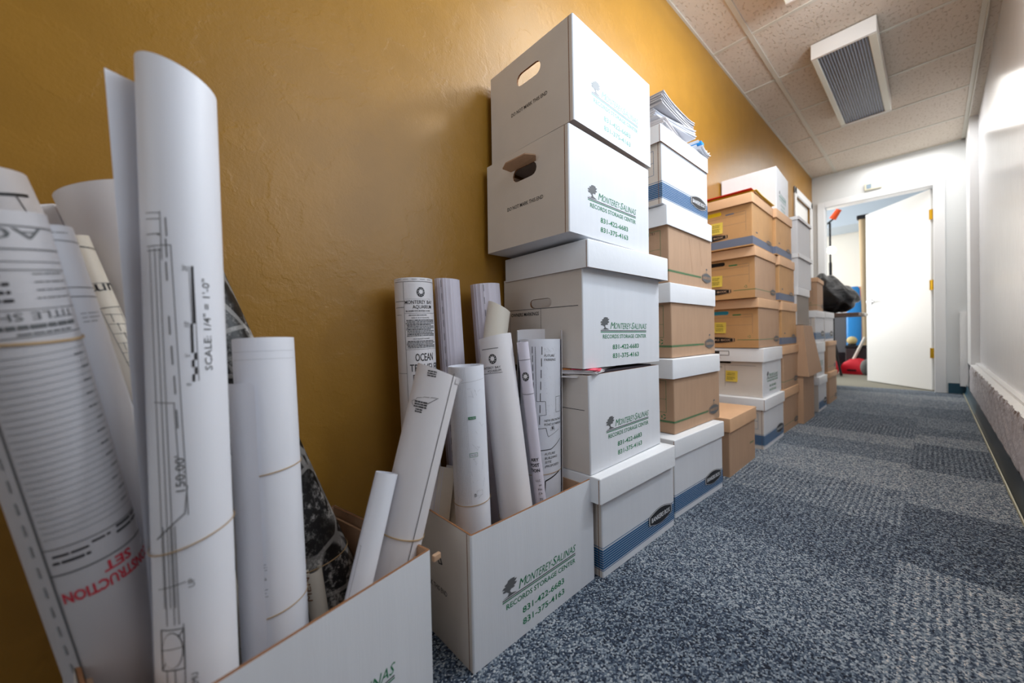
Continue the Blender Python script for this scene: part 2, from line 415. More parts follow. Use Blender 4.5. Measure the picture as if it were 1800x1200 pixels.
# --- stack A
sheetbox('storage_box', 'white blue-striped lidded box on the carpet, bottom of the tall stack by the rolls', 'box',
         place(-.570, .801, 0), BBD, WB, WE, side=blue_side, end=blue_end, group=A_STACK,
         lid=dict(hh=.066, m=WL, offs=(.008, -.02)))
sheetbox('storage_box', 'white open-topped box with papers and pink tabs poking out at its top corner', 'box',
         place(-.585, .777, .2715, .031, .004, -.004), (.318, .395, .258), WB, WE, side=storage_mark, group=A_STACK, slit=False,
         end=lambda p: (p.line(.04, .168, .303, .166, .0016, 'black'),))
def owners(p):
    p.line(.03, .168, .303, .166, .0016, 'black'); p.line(.166, .167, .166, .06, .001, 'black'); p.line(.03, .168, .03, .06, .001, 'black')
    p.text('OWNERS MARKINGS', .036, .1485, .0098, 'black', w=.122, bold=.02)
sheetbox('storage_box', 'white lidded box with OWNERS MARKINGS printed on its end and a pushed-in hand hole', 'box',
         place(-.598, .772, .546, -.007, -.006, .004), (.318, .398, .266), WB, WE, side=storage_mark, end=owners, group=A_STACK, slit=False,
         hole=stadium(-.318+.165, .182, .086, .026), flap=flap_in, lid=dict(hh=.072, m=WL, offs=(.018, -.002), yaw=-.014, dz=.058))
sheetbox('storage_box', 'white box with its hand-hole flap folded outwards, second from the top of the tall stack', 'box',
         place(-.582, .707, .887, .017, -.008, .006), (.318, .395, .262), WB, WE, side=storage_mark, end=end_text, group=A_STACK, hole=hole_hi, flap=flap_out)
sheetbox('storage_box', 'topmost white box near the ceiling line with faded green lettering and an open hand hole', 'box',
         place(-.581, .731, 1.166, .023, -.012, -.004), (.318, .394, .262), WB, WE, side=lambda p: storage_mark(p, faded=True), end=end_text, group=A_STACK,
         hole=hole_hi, farhole=True)
# --- stack B
BG_ = 'boxes of the second stack, kraft ones under white lids'
sheetbox('storage_box', 'white blue-striped lidded box on the carpet under the three kraft boxes with white lids', 'box',
         place(-.586, 1.243, 0, -.03), BBD, WB, WE, side=blue_side, end=blue_end, group=BG_, lid=dict(hh=.06, m=WL))
for (x, y, z, yaw, lab, lo, dy) in ((-.612, 1.305, .2725, -.02, 'kraft box with white lid, lowest of the three kraft boxes in the second stack', (.004, -.02), 0),
                            (-.622, 1.315, .545, 0, 'kraft box with white lid, middle of the three kraft boxes in the second stack', (.002, -.015), 0),
                            (-.622, 1.303, .8175, .01, 'kraft box with white lid and scored side, uppermost kraft box of the second stack', (.002, -.02), 1)):
    def sd(p, dy=dy):
        green_side(p)
        if dy: p.line(.2, .055, .17, .19, .0012, 'edge'); p.line(.29, .09, .27, .19, .0012, 'edge')
    sheetbox('storage_box', lab, 'box', place(x, y, z, yaw), BBD, KR, KR, side=sd, end=green_end, slit=False, group=BG_, lid=dict(hh=.07, m=WL, offs=lo, seam=None))
sheetbox('storage_box', 'white blue-striped lidded box topping the second stack, papers heaped on its lid', 'box',
         place(-.622, 1.262, 1.09, .005), BBD, WB, WE, side=blue_side, end=blue_end, group=BG_, lid=dict(hh=.062, m=WL, offs=(0, -.01)))
# --- low brown box
sheetbox('storage_box', 'single low kraft box with a peach lid standing on the carpet by itself', 'box',
         place(-.588, 1.767, 0, .02), (.31, .375, .25), KR, KR, slit=False, side=lambda p: p.text('Economy', .29, .085, .014, 'green', shear=.25, w=.06),
         lid=dict(hh=.06, m=KP, seam=None))
# --- stack D
DG = 'boxes of the stack with sticky notes'
def note(root, Wd, a, b, rot=0):
    mb = MB(); w = .062; p = Print()
    M = Matrix.Rotation(rot, 4, 'Y'); n = 5
    for i in range(n):
        u0, u1 = i/n, (i+1)/n; c = lambda u: -.001-.006*max(0, .5-u)**1.5
        mb.quad((-w/2, c(u0), w*u0-w/2), (w/2, c(u0), w*u0-w/2), (w/2, c(u1), w*u1-w/2), (-w/2, c(u1), w*u1-w/2), YN)
    rnd = random.Random(int(a*1e4+b*999))
    bar_text(p, -.022, .018, .04, 2, .009, .0022, 'black', rnd); bar_text(p, -.024, -.004, .042, 3, .007, .002, 'black', rnd)
    p.onto(mb, lambda x, y, e: Vector((x, -.0045-e, y)))
    mb.build('sticky_note', root, M=Matrix.Translation((-Wd+a, -.001, b)) @ M)
sheetbox('storage_box', 'white blue-striped lidded box on the carpet at the foot of the sticky-note stack', 'box',
         place(-.598, 2.314, 0, .01), BBD, WB, WE, side=blue_side, end=blue_end, group=DG, lid=dict(hh=.06, m=WL))
def d4end(p):
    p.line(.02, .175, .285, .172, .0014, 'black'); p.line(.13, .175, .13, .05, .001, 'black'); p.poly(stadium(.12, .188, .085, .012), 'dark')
    p.text('OWNERS', .045, .156, .01, 'black', w=.07)
def d4lid(p, w, h):
    p.frame(.03, .034, .16, .058, .003, 'black'); p.rect(.034, .042, .11, .056, 'black'); p.text('scans', .06, .014, .017, 'red', shear=.3, bold=.02)
sheetbox('storage_box', 'white-sided box with bounce-lit tan end and red scrawl on its lid, under three kraft note boxes', 'box',
         place(-.612, 2.352, .2715, .02), BBD, WB, WE, side=storage_mark, end=d4end, group=DG, slit=False, lid=dict(hh=.074, m=WL, offs=(.003, -.01), seam=None, prints=d4lid),
         extra=lambda r, Wd, L, H: note(r, Wd, .165, .11, .02))
for (x, y, z, kw, fold, band, na, nb, lab, m) in (
        (-.622, 2.33, .545, 0, 'teal', None, .125, .115, 'kraft box with a teal folder showing in its hand hole and a sticky note', KR),
        (-.622, 2.285, .8175, .01, None, None, .125, .105, 'kraft box with a black empty hand hole and a yellow sticky note', KR),
        (-.622, 2.245, 1.09, .015, 'yellow', True, .145, .12, 'orange bounce-lit kraft box with grey-blue band and yellow folder in its hand hole', KO)):
    sheetbox('storage_box', lab, 'box', place(x, y, z, kw), BBD, KR if m is KR else KO, KO, side=kraft_side(band), end=kraft_end(fold, band), group=DG, slit=False,
             lid=dict(hh=.05, m=KP, offs=(0, -.015), seam=None), extra=lambda r, Wd, L, H, na=na, nb=nb: note(r, Wd, na, nb, .03))
# --- stack E
EG = 'boxes of the all-brown stack behind the sticky-note stack'
for (x, y, z, band, lab, m) in ((-.612, 2.772, 0, None, 'kraft box with orange lid on the carpet, bottom of the all-brown stack', KR),
                             (-.612, 2.772, .2725, None, 'kraft box with orange lid, second from the carpet in the all-brown stack', KR),
                             (-.612, 2.745, .545, True, 'orange bounce-lit kraft box with grey-blue band, lowest of the three banded ones in its stack', KO),
                             (-.612, 2.70, .8175, True, 'orange bounce-lit kraft box with grey-blue band, middle of the three banded ones in its stack', KO),
                             (-.612, 2.645, 1.09, True, 'orange bounce-lit kraft box with grey-blue band, right under the big white top box', KO)):
    sheetbox('storage_box', lab, 'box', place(x, y, z), (.318, .36, .262), m, m, side=kraft_side(band), end=kraft_end(None, band), group=EG, slit=False,
             lid=dict(hh=.053, m=KP, offs=(0, -.005), seam=None))
def big_side(p):
    p.rect(.07, .1, .3, .103, 'fgreen'); storage_mark(p, faded=True)
sheetbox('storage_box', 'big white box lying across the tops of the brown stacks, with a brown hand hole', 'box',
         place(-.616, 2.685, 1.362, .045), (.300, .35, .262), WB, WB, side=big_side, slit=False,
         end=lambda p: p.poly([(.165, .03), (.26, .05), (.26, .075), (.175, .05)], 'edge'))
# --- stack F, white, and tan slanted cartons in front of it
FG = 'white boxes of the far stack above the slanted cartons'
sheetbox('tall_carton', 'upright narrow tan carton on the carpet, under the slanted one', 'box', place(-.582, 3.137, 0, .0), (.30, .34, .325), KR, KR, slit=False)
def slant():
    root = tag(empty('slanted_carton', Matrix.Translation((-.575, 3.14, .333))), 'tan carton flaring out towards its open bottom, on the upright narrow carton', 'box')
    mb = MB()
    b = [(-.30, -.02, 0), (.025, -.012, -.01), (.03, .40, .0), (-.30, .40, 0)]; t = [(-.30, 0, .338), (-.005, 0, .338), (-.01, .30, .332), (-.30, .30, .338)]
    mb.add(b+t, [(0, 1, 5, 4), (1, 2, 6, 5), (2, 3, 7, 6), (3, 0, 4, 7), (4, 5, 6, 7)], KR)
    cc_ = Vector((-.145, .17, .17)); s = [tuple(cc_+(Vector(v)-cc_)*.95) for v in b+t]
    mb.add(s, [(4, 5, 1, 0), (5, 6, 2, 1), (6, 7, 3, 2), (7, 4, 0, 3), (7, 6, 5, 4)], KE)
    mb.build('body', root)
slant()
GYC = mat('shaded_box_board', (150, 142, 134), .7, bump=.2)  # grey stands for shade on the side of a white box
sheetbox('storage_box', 'white-lidded box with a shaded side, resting on the slanted tan carton', 'box', place(-.622, 3.20, .676), (.29, .36, .255), GYC, WB, slit=False, group=FG,
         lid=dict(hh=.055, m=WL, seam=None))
sheetbox('storage_box', 'plain white box of the far white stack, second from its top', 'box', place(-.622, 3.23, .943), (.29, .42, .225), WB, WB, slit=False, group=FG,
         lid=dict(hh=.03, m=WL, seam=KE, offs=(.004, 0)))
sheetbox('storage_box', 'plain white box topping the far white stack beside the big white box', 'box', place(-.622, 3.23, 1.178), (.29, .40, .25), WB, WB, slit=False, group=FG,
         lid=dict(hh=.025, m=WL, seam=KE, offs=(.004, 0)))
# --- stacks H and I
HG = 'boxes of the mixed stack before the black bag'
H_ = (.3, .31, .26)
sheetbox('storage_box', 'small-looking white blue-striped box on the carpet past the tan cartons', 'box', place(-.586, 3.67, 0), H_, WB, WE, side=blue_side, slit=False, group=HG, lid=dict(hh=.06, m=WL, seam=None))
sheetbox('storage_box', 'plain white box between two blue-striped ones, past the tan cartons', 'box', place(-.60, 3.69, .27), H_, WB, WE, side=storage_mark, slit=False, group=HG, lid=dict(hh=.08, m=WL, seam=None))
sheetbox('storage_box', 'white blue-striped box carrying the lone brown box, past the tan cartons', 'box', place(-.62, 3.78, .54), (.3, .36, .245), WB, WE, side=blue_side, end=blue_end, slit=False, group=HG, lid=dict(hh=.055, m=WL, seam=None))
sheetbox('storage_box', 'lone brown box on top of the mixed stack, against the black bag', 'box', place(-.62, 3.86, .795, .05), (.3, .36, .26), KR, KR, side=kraft_side(), end=kraft_end(), slit=False, group=HG, lid=dict(hh=.035, m=KP, seam=None))
IG = 'boxes of the last stack before the doorway'
sheetbox('storage_box', 'brown box on the carpet, bottom of the last stack before the doorway', 'box', place(-.59, 4.14, 0), (.3, .36, .26), KR, KR, side=kraft_side(), slit=False, group=IG, lid=dict(hh=.045, m=KP, seam=None))
sheetbox('storage_box', 'brown box in the middle of the last stack before the doorway', 'box', place(-.60, 4.15, .27), (.3, .40, .255), KR, KR, side=kraft_side(), slit=False, group=IG, lid=dict(hh=.035, m=KP, seam=None))
sheetbox('storage_box', 'white blue-striped box topping the last stack before the doorway', 'box', place(-.62, 4.17, .535), (.3, .42, .25), WB, WE, side=blue_side, slit=False, group=IG, lid=dict(hh=.05, m=WL, seam=None))

# ------------------------------------------------------------------ papers on and in the boxes
def sheets(name, w, d, n, th, m, curl=.0, rnd=None, jit=.004, warp=None):
    mb = MB(); rnd = rnd or random.Random(3); N = 8
    for k in range(n):
        dx, dy, a = rnd.uniform(-jit, jit), rnd.uniform(-jit, jit), rnd.uniform(-.03, .03)
        z = k*th; c, q = math.cos(a), math.sin(a); top = []; bot = []
        for i in range(N+1):
            for j in (0, 1):
                u = i/N; x = (j-.5)*w+dx; y = (u-.5)*d+dy
                zz = z+curl*(abs(u-.5)*2)**3*(.5+k/n)+(warp(u, j) if warp else 0)
                top.append((x*c-y*q, x*q+y*c, zz+th*.8)); bot.append((x*c-y*q, x*q+y*c, zz))
        o = len(top); f = []
        for i in range(N):
            a0 = 2*i; f += [(a0, a0+1, a0+3, a0+2), (o+a0, o+a0+2, o+a0+3, o+a0+1), (a0, a0+2, o+a0+2, o+a0), (a0+1, o+a0+1, o+a0+3, a0+3)]
        f += [(0, o, o+1, 1), (2*N, 2*N+1, o+2*N+1, o+2*N)]
        mb.add(top+bot, f, m)
    return mb
CLIP = mat('black_clip_metal', (36, 36, 38), .35, metal=.7)
zl = 1.09+.262+.009
SHG = 'paper bundles heaped on the second stack'
for (x, y, z, yaw, w, d, n, th, cu, m, lab, ty) in (
        (-.74, 1.40, zl+.001, .12, .22, .30, 7, .0032, .004, P2, 'flat paper bundle at the bottom of the heap on the second stack', 0),
        (-.73, 1.385, zl+.026, -.1, .22, .27, 7, .0032, .005, P1, 'clipped paper bundle in the middle of the heap on the second stack', 0),
        (-.72, 1.375, zl+.052, .06, .22, .29, 10, .0035, .008, P5, 'curled thick paper bundle topping the heap on the second stack', 0)):
    r = tag(empty('paper_bundle', place(x, y, z, yaw)), lab, 'papers', SHG)
    sheets('s', w, d, n, th, m, cu, random.Random(int(z*1000))).build('pages', r)
    if 'flat' not in lab:
        mb = MB(); hz = n*th/2
        mb.add([(.03, -d/2-.006, 0), (.06, -d/2-.006, 0), (.06, -d/2+.012, hz*2.1), (.03, -d/2+.012, hz*2.1), (.03, -d/2+.012, -.001), (.06, -d/2+.012, -.001), (.03, -d/2-.006, hz*2), (.06, -d/2-.006, hz*2)],
               [(0, 1, 7, 6), (6, 7, 2, 3), (0, 4, 5, 1)], CLIP)
        mb.cyl((.038, -d/2-.004, hz*2), (.038, -d/2-.022, hz*2+.012), .0012, CLIP, 6); mb.cyl((.052, -d/2-.004, hz*2), (.052, -d/2-.022, hz*2+.012), .0012, CLIP, 6)
        mb.build('binder_clip', r)
r = tag(empty('folded_leaflets', place(-.70, 1.60, zl+.001, .1)), 'small fan of folded leaflets, one bright blue, on the far edge of the lid', 'papers')
sheets('s', .17, .12, 5, .004, P1, .012, random.Random(5), .012).build('pages', r)
mb = sheets('s', .15, .03, 1, .012, mat('bright_blue_paper', (30, 150, 226), .4), .004, random.Random(2)); mb.build('blue_leaflet', r, M=Matrix.Translation((.015, -.045, .02)))

# red and yellow folders on the banded box
r = tag(empty('file_folders', place(-.775, 2.43, 1.09+.262+.009, .04)), 'red, yellow and manila folders stacked on the sticky-note stack', 'folders')
for k, (c, nm, dx, dy) in enumerate(((mat('manila_folder', (214, 168, 116), .6), 'manila_folder', 0, 0), (mat('manila_folder_two', (222, 180, 130), .6), 'manila_folder', .005, .012), (YF, 'yellow_folder', .012, .01), (mat('red_folder', (206, 32, 30), .4), 'red_folder', .0, -.012))):
    sheets('s', .30, .38, 2, .002, c, 0, random.Random(k), .002).build(nm, r, M=Matrix.Translation((dx, dy, k*.0062)))

# papers with pink tabs sticking out of the open-topped box
r = tag(empty('tabbed_papers', place(-.71, .865, .531, .35)), 'stack of papers with pink index tabs squeezed under the box above', 'papers')
mb = sheets('s', .20, .22, 7, .0016, P2, .0, random.Random(9), .006); mb.build('pages', r)
PK = mat('pink_tab', (232, 62, 92), .4)
for k, (x, y, w, d, z, c) in enumerate(((.088, -.112, .034, .012, .0125, PK), (.05, -.116, .03, .012, .0135, PK), (.02, -.114, .022, .01, .0125, mat('orange_tab', (224, 140, 70), .4)), (.10, -.098, .016, .02, .011, PK), (.045, -.114, .02, .008, .004, PK))):
    mb = MB(); mb.box(-w/2, -d, 0, w/2, .012, .0009, c); mb.build('index_tab', r, M=Matrix.Translation((x, y+.012, z)) @ Matrix.Rotation(.12*(k-2), 4, 'Z') @ Matrix.Rotation(.15, 4, 'X'))
mb = MB(); mb.box(-.10, -.13, -.0012, .055, 0, -.0004, P2); mb.build('hanging_sheet', r, M=Matrix.Translation((0, -.0, 0)) @ Matrix.Rotation(.05, 4, 'X'))
r = tag(empty('black_binder', place(-.63, .96, .5305, .02)), 'dark binder filling the open-topped box below its raised neighbour', 'binder')
mb = MB(); mb.bev_box(-.10, -.15, -.05, .03, .17, .006, mat('dark_cloth', (42, 34, 44), .8), .003); mb.build('cover', r)

# ------------------------------------------------------------------ rolls of drawings
def section(R, turns, gap, th, start, flap, corr, edge):
    """outline of a wound sheet in (front, right) coordinates"""
    N = 56; cl = []
    if flap: cl += [Vector((a, b)) for a, b in flap]
    steps = int(N*turns)
    for i in range(steps+1):
        a = start-2*PI*i/N; rr = R-gap*i/N-(0 if i/N < 1 else 0)
        if corr and i/N < 1.0:
            rr += corr*(((i*3) % 5)/5-.4)
        cl.append(Vector((rr*math.cos(a), rr*math.sin(a))))
    out = []; inn = []
    for i, p in enumerate(cl):
        d = (cl[min(i+1, len(cl)-1)]-cl[max(i-1, 0)]).normalized(); n = Vector((-d.y, d.x))
        out.append(p); inn.append(p-n*th*(-1 if False else 1)*-1)
    # inward side: towards the axis
    chk = out[len(out)//2]; 
    if (inn[len(inn)//2]).length > chk.length: inn = [2*a-b for a, b in zip(out, inn)]
    return out, inn
ROLLS = {}
def roll(label, T, B, R, m, turns=2.4, gap=.0035, th=.0008, start=PI*.9, flap=None, corr=0, edge=None, prints=None, bands=(), R2=None, group=None, cut=0, name='paper_roll', outer=None, squash=1):
    T, B = Vector(T), Vector(B); ax = (T-B).normalized(); H = (T-B).length; R2 = R2 or R
    e1 = CAM-T; e1 = (e1-ax*e1.dot(ax)).normalized(); e2 = ax.cross(e1)
    root = tag(empty(name, Matrix.Translation(B)), label, 'paper roll', group)
    def P(f, s, h): # front, right (at radius scale), distance below the top
        return T-B-ax*h+e1*f+e2*s
    mb = MB(); out, inn = section(R, turns, gap, th, start, flap, corr, edge); n = len(out); lev = 10
    V = []
    rnd = random.Random(len(label))
    for k in range(lev+1):
        h = H*k/lev; sc = 1+(R2/R-1)*k/lev
        for lst in (out, inn):
            for p in lst:
                dh = 0
                if k == 0 and cut: dh = cut*(p.y/R)
                if flap and p.length > R*1.02:
                    if k == 0 and cut > .01: dh = .004
                    q_ = min(1, k/lev*1.45); p = p.lerp(p.normalized()*R, q_)
                V.append(P(p.x*sc*squash, p.y*sc, h+dh))
    f = []
    for k in range(lev):
        o = k*2*n; q = o+2*n
        for i in range(n-1):
            f.append((o+i, o+i+1, q+i+1, q+i)); f.append((o+n+i, q+n+i, q+n+i+1, o+n+i+1))
        f.append((o, q, q+n, o+n)); f.append((o+n-1, o+2*n-1, q+2*n-1, q+n-1))
    for i in range(n-1):
        f.append((i, n+i, n+i+1, i+1)); o = lev*2*n; f.append((o+i, o+i+1, o+n+i+1, o+n+i))
    mb.add(V, f, m)
    if prints:
        p = Print(); prints(p)
        def onto(s, b, e):
            h = -b; sc = 1+(R2/R-1)*h/H; rr = R*sc; a = s/R
            # outermost turn under angle a
            q = ((start-a) % (2*PI))/(2*PI)
            rl = (R-gap*q)*sc+abs(corr)*.7+e+.0002
            return P(rl*math.cos(a)*squash, rl*math.sin(a), h)
        p.onto(mb, onto, cell=.003)
    mb.build('sheet', root, smooth=.5)
    for bi, (h, tilt, thick) in enumerate(bands):
        b = MB(); N = 40; M_ = 6; sc = 1+(R2/R-1)*h/H; vs = []
        for i in range(N):
            a = 2*PI*i/N; q = ((start-a) % (2*PI))/(2*PI); r_ = (R-gap*q*.6)*sc+.0012+abs(corr)
            c = P(r_*math.cos(a)*squash, r_*math.sin(a), h+tilt*math.sin(a)); rad = (e1*math.cos(a)+e2*math.sin(a))
            for j in range(M_):
                u = 2*PI*j/M_; vs.append(c+rad*thick*.5*math.cos(u)+ax*thick*math.sin(u))
        b.add(vs, [(i*M_+j, i*M_+(j+1) % M_, ((i+1) % N)*M_+(j+1) % M_, ((i+1) % N)*M_+j) for i in range(N) for j in range(M_)], BAND)
        b.build('rubber_band', root, smooth=1)
    if outer: outer(root, P, H)
    return root

# --- tall scale-bar roll
def pr_scale(p):
    k = 'grey'; b = 'black'; w = .0008
    p.line(.0050, -.240, .0062, -.308, .0005, 'grey'); p.line(.0090, -.240, .0108, -.378, .0006, b)
    p.rect(.0070, -.309, .0094, -.240, b); p.rect(.0046, -.344, .0070, -.309, b)
    for i in range(4):
        y = -.344-i*.0086
        p.rect(.0072 if i % 2 == 0 else .0048, y-.0086, .0096 if i % 2 == 0 else .0072, y, b)
    for t, y in (("20'", -.243), ("10'", -.309), ("5'", -.345), ("0", -.379)): p.text(t, .0035, y-.004, .0045, k, rot=PI/2, shear=.1)
    p.text('SCALE: 1/4" = 1\'-0"', .0255, -.366, .0078, 'grey', w=.112, rot=PI/2, bold=.004)
    for s0 in (-.034, -.0275, -.0225): p.line(s0, -.221, s0+.004, -.640, w, k)
    p.line(-.0375, -.180, -.0205, -.180, w, k); p.line(-.0375, -.187, -.0205, -.187, w, k); p.line(-.0205, -.178, -.0200, -.235, w, k)
    p.line(-.0375, -.205, -.0215, -.204, w, k); p.disc(-.0225, -.205, .0014, .0014, k)
    p.line(-.0375, -.219, -.0105, -.217, w, k); p.line(-.0375, -.224, -.02, -.223, w, k); p.line(-.0108, -.217, -.0035, -.535, w, k)
    for a, b2 in ((-.015, .185), (-.0155, .21), (-.016, .237), (-.015, .30), (-.0135, .335), (-.012, .37), (-.011, .41)):
        p.line(a, -b2, a+.0006, -b2-.022, .0012, k)
    p.line(-.035, -.400, -.012, -.402, w, k); p.line(-.013, -.402, -.010, -.50, w, k)
    p.text("150.00'", -.0055, -.506, .0085, k, w=.042, rot=PI/2)
    p.line(-.0375, -.560, -.0065, -.532, .0012, k); p.line(-.0065, -.532, -.0035, -.50, .001, k)
    p.line(-.0375, -.618, -.008, -.612, w, k); p.text('UP', .0, -.62, .006, k, rot=PI/2)
    for s0 in (-.029, -.021, -.0165): p.line(s0, -.545, s0+.001, -.66, w, k)
    p.frame(-.036, -.712, -.0115, -.665, .0012, k); p.line(-.036, -.712, -.0115, -.665, w, k); p.line(-.036, -.69, -.0115, -.668, w, k)
    p.disc(-.0235, -.689, .011, .021, k, 0); p.disc(-.0235, -.689, .0102, .0202, P1, 1)
    p.line(-.036, -.688, -.0115, -.686, w, k, 2); p.line(-.0115, -.66, -.0115, -.9, w, k)
    for s0 in (-.030, -.021): p.line(s0, -.712, s0, -.93, w, k)
    p.text('CMU', .0, -.74, .006, k, rot=PI/2)
FG0 = 'paper rolls standing in the nearest carton'; FG1 = 'paper rolls standing in the second carton'
fl = [(-.016, -.064), (-.022, -.052), (-.030, -.036), (-.037, -.018)]
roll('tallest bright white roll with a SCALE: 1/4" scale bar and faint floor plan lines', (-.630, 0, .966), (-.616, .003, .010), .0405, P1, turns=2.6, gap=.004, start=PI, cut=.012,
     flap=fl, prints=pr_scale, bands=((.570, -.010, .0009),), group=FG0, R2=.043)
def pr_constr(p):
    k = 'grey'; rnd = random.Random(4)
    for y in (.012, .034): p.line(-.05, -y, .06, -y-.004, .0014, k)
    p.text('A0', .040, -.0165, .010, 'grey', rot=PI, w=.040)
    p.line(-.05, -.046, .06, -.05, .0008, k); p.line(-.05, -.054, .06, -.058, .001, k)
    for i in range(4): bar_text(p, -.03, -.060-i*.008, .035, 1, .006, .003, 'black', rnd)
    for i in range(4): bar_text(p, .02, -.060-i*.008, .035, 1, .004, .0012, k, rnd)
    p.text('TITLE SHEET', .05, -.098, .0075, k, rot=PI, w=.085)
    p.line(-.05, -.094, .06, -.096, .0008, k)
    bar_text(p, -.04, -.110, .09, 1, .005, .0045, k, rnd); bar_text(p, .0, -.118, .05, 1, .004, .002, k, rnd)
    p.line(-.05, -.122, .06, -.122, .001, k); 
    for i in range(27): p.line(-.026, -.142-i*.0076, .055, -.140-i*.0076, .0009, 'lgrey'); 
    for i in range(27):
        if i % 2: bar_text(p, .036+rnd.random()*.006, -.139-i*.0076, .012, 1, .003, .002, k, rnd)
    p.line(-.030, -.128, -.030, -.70, .0018, k)
    for i in range(22): p.rect(-.040, -.15-i*.026, -.038, -.136-i*.026, 'lgrey')
    p.line(-.030, -.352, .06, -.352, .0012, k)
    bar_text(p, -.025, -.360, .028, 1, .006, .0025, 'black', rnd); bar_text(p, .005, -.357, .016, 1, .006, .0025, 'black', rnd); bar_text(p, .026, -.354, .034, 2, .007, .003, 'black', rnd)
    bar_text(p, -.025, -.368, .028, 1, .006, .003, 'black', rnd)
    p.line(-.030, -.384, .06, -.384, .0018, k)
    p.text('SET', .034, -.390, .0115, 'red', rot=PI, w=.026, bold=.03); p.text('CONSTRUCTION', .062, -.408, .0125, 'red', rot=PI, w=.088, bold=.03)
roll('grey-shaded roll leaning left with CONSTRUCTION SET stamped upside down in red', (-.62, -.150, .767), (-.735, -.042, .010), .044, P5, turns=2.8, gap=.002, th=.0012, start=-PI*.8,
     prints=pr_constr, bands=((.128, .004, .0016),), group=FG0, R2=.049)
def pr_seven(p):
    p.rect(.004, -.0352, .033, -.0315, 'black'); p.line(.020, -.035, .024, -.060, .0012, 'black'); p.rect(.021, -.064, .027, -.060, 'black')
roll('white roll at the left edge with a bold black T mark on its rim', (-.74, -.177, .842), (-.805, .055, .010), .036, P2, turns=2.2, start=-PI*.7, prints=pr_seven, group=FG0, cut=.006)
def pr_blue(p):
    rnd = random.Random(8)
    bar_text(p, .004, -.008, .016, 1, .004, .0012, 'lgrey', rnd)
    for y in (.0155, .070, .081): p.line(-.02, -y, .036, -y-.004, .0009, 'grey')
    bar_text(p, .006, -.103, .02, 3, .005, .001, 'lgrey', rnd)
roll('slim bluish-white roll between the stamped roll and the cream one', (-.69, -.122, .773), (-.735, .03, .010), .0245, P1, turns=2.6, gap=.002, start=-PI*.7, prints=pr_blue, group=FG0)
def pr_um(p):
    p.line(-.01, -.013, .025, -.0195, .0013, 'black'); p.line(-.01, -.0645, .025, -.0665, .0007, 'grey')
    p.text('rium', .044, -.0665, .0145, 'black', rot=PI, w=.052); p.line(-.012, -.099, .025, -.1, .0008, 'black')
    for k in range(9):
        y = -.108-k*.014; p.line(-.002, y, .020, y-.004, .0006, 'grey'); p.line(.004+.003*(k % 3), y, .004+.003*(k % 3), y-.012, .0006, 'grey')
    p.line(-.004, -.10, .004, -.30, .0006, 'grey'); p.line(.018, -.10, .022, -.30, .0006, 'grey')
roll('thin cream roll with the letters rium upside down and a small plan below', (-.77, -.111, .781), (-.79, .105, .010), .0165, P3, turns=2.6, gap=.002, start=-PI*.7, prints=pr_um, group=FG0)
roll('wide plain white sheet flaring open at the top, behind the tallest roll', (-.838, -.080, .868), (-.822, .12, .010), .070, P2, turns=1.25, gap=.010, start=-PI*.62, group=FG0, R2=.020, th=.0005, flap=[(-.02, -.088), (-.024, -.082)], cut=-.008)
roll('narrow loose white sheet beside the cream roll', (-.80, -.088, .783), (-.81, .10, .010), .009, P4, turns=1.5, gap=.002, start=-PI*.6, group=FG0, cut=.010)
r = tag(empty('wooden_stick', Matrix.Translation((-.80, -.03, .005))), 'thin pale wooden stick behind the tallest roll', 'stick')
mb = MB(); a, b = Vector((0, 0, 0)), Vector((-.02, -.045, .73)); mb.cyl(a, b, .0042, mat('pale_wood', (222, 188, 142), .6), 4); mb.build('shaft', r)

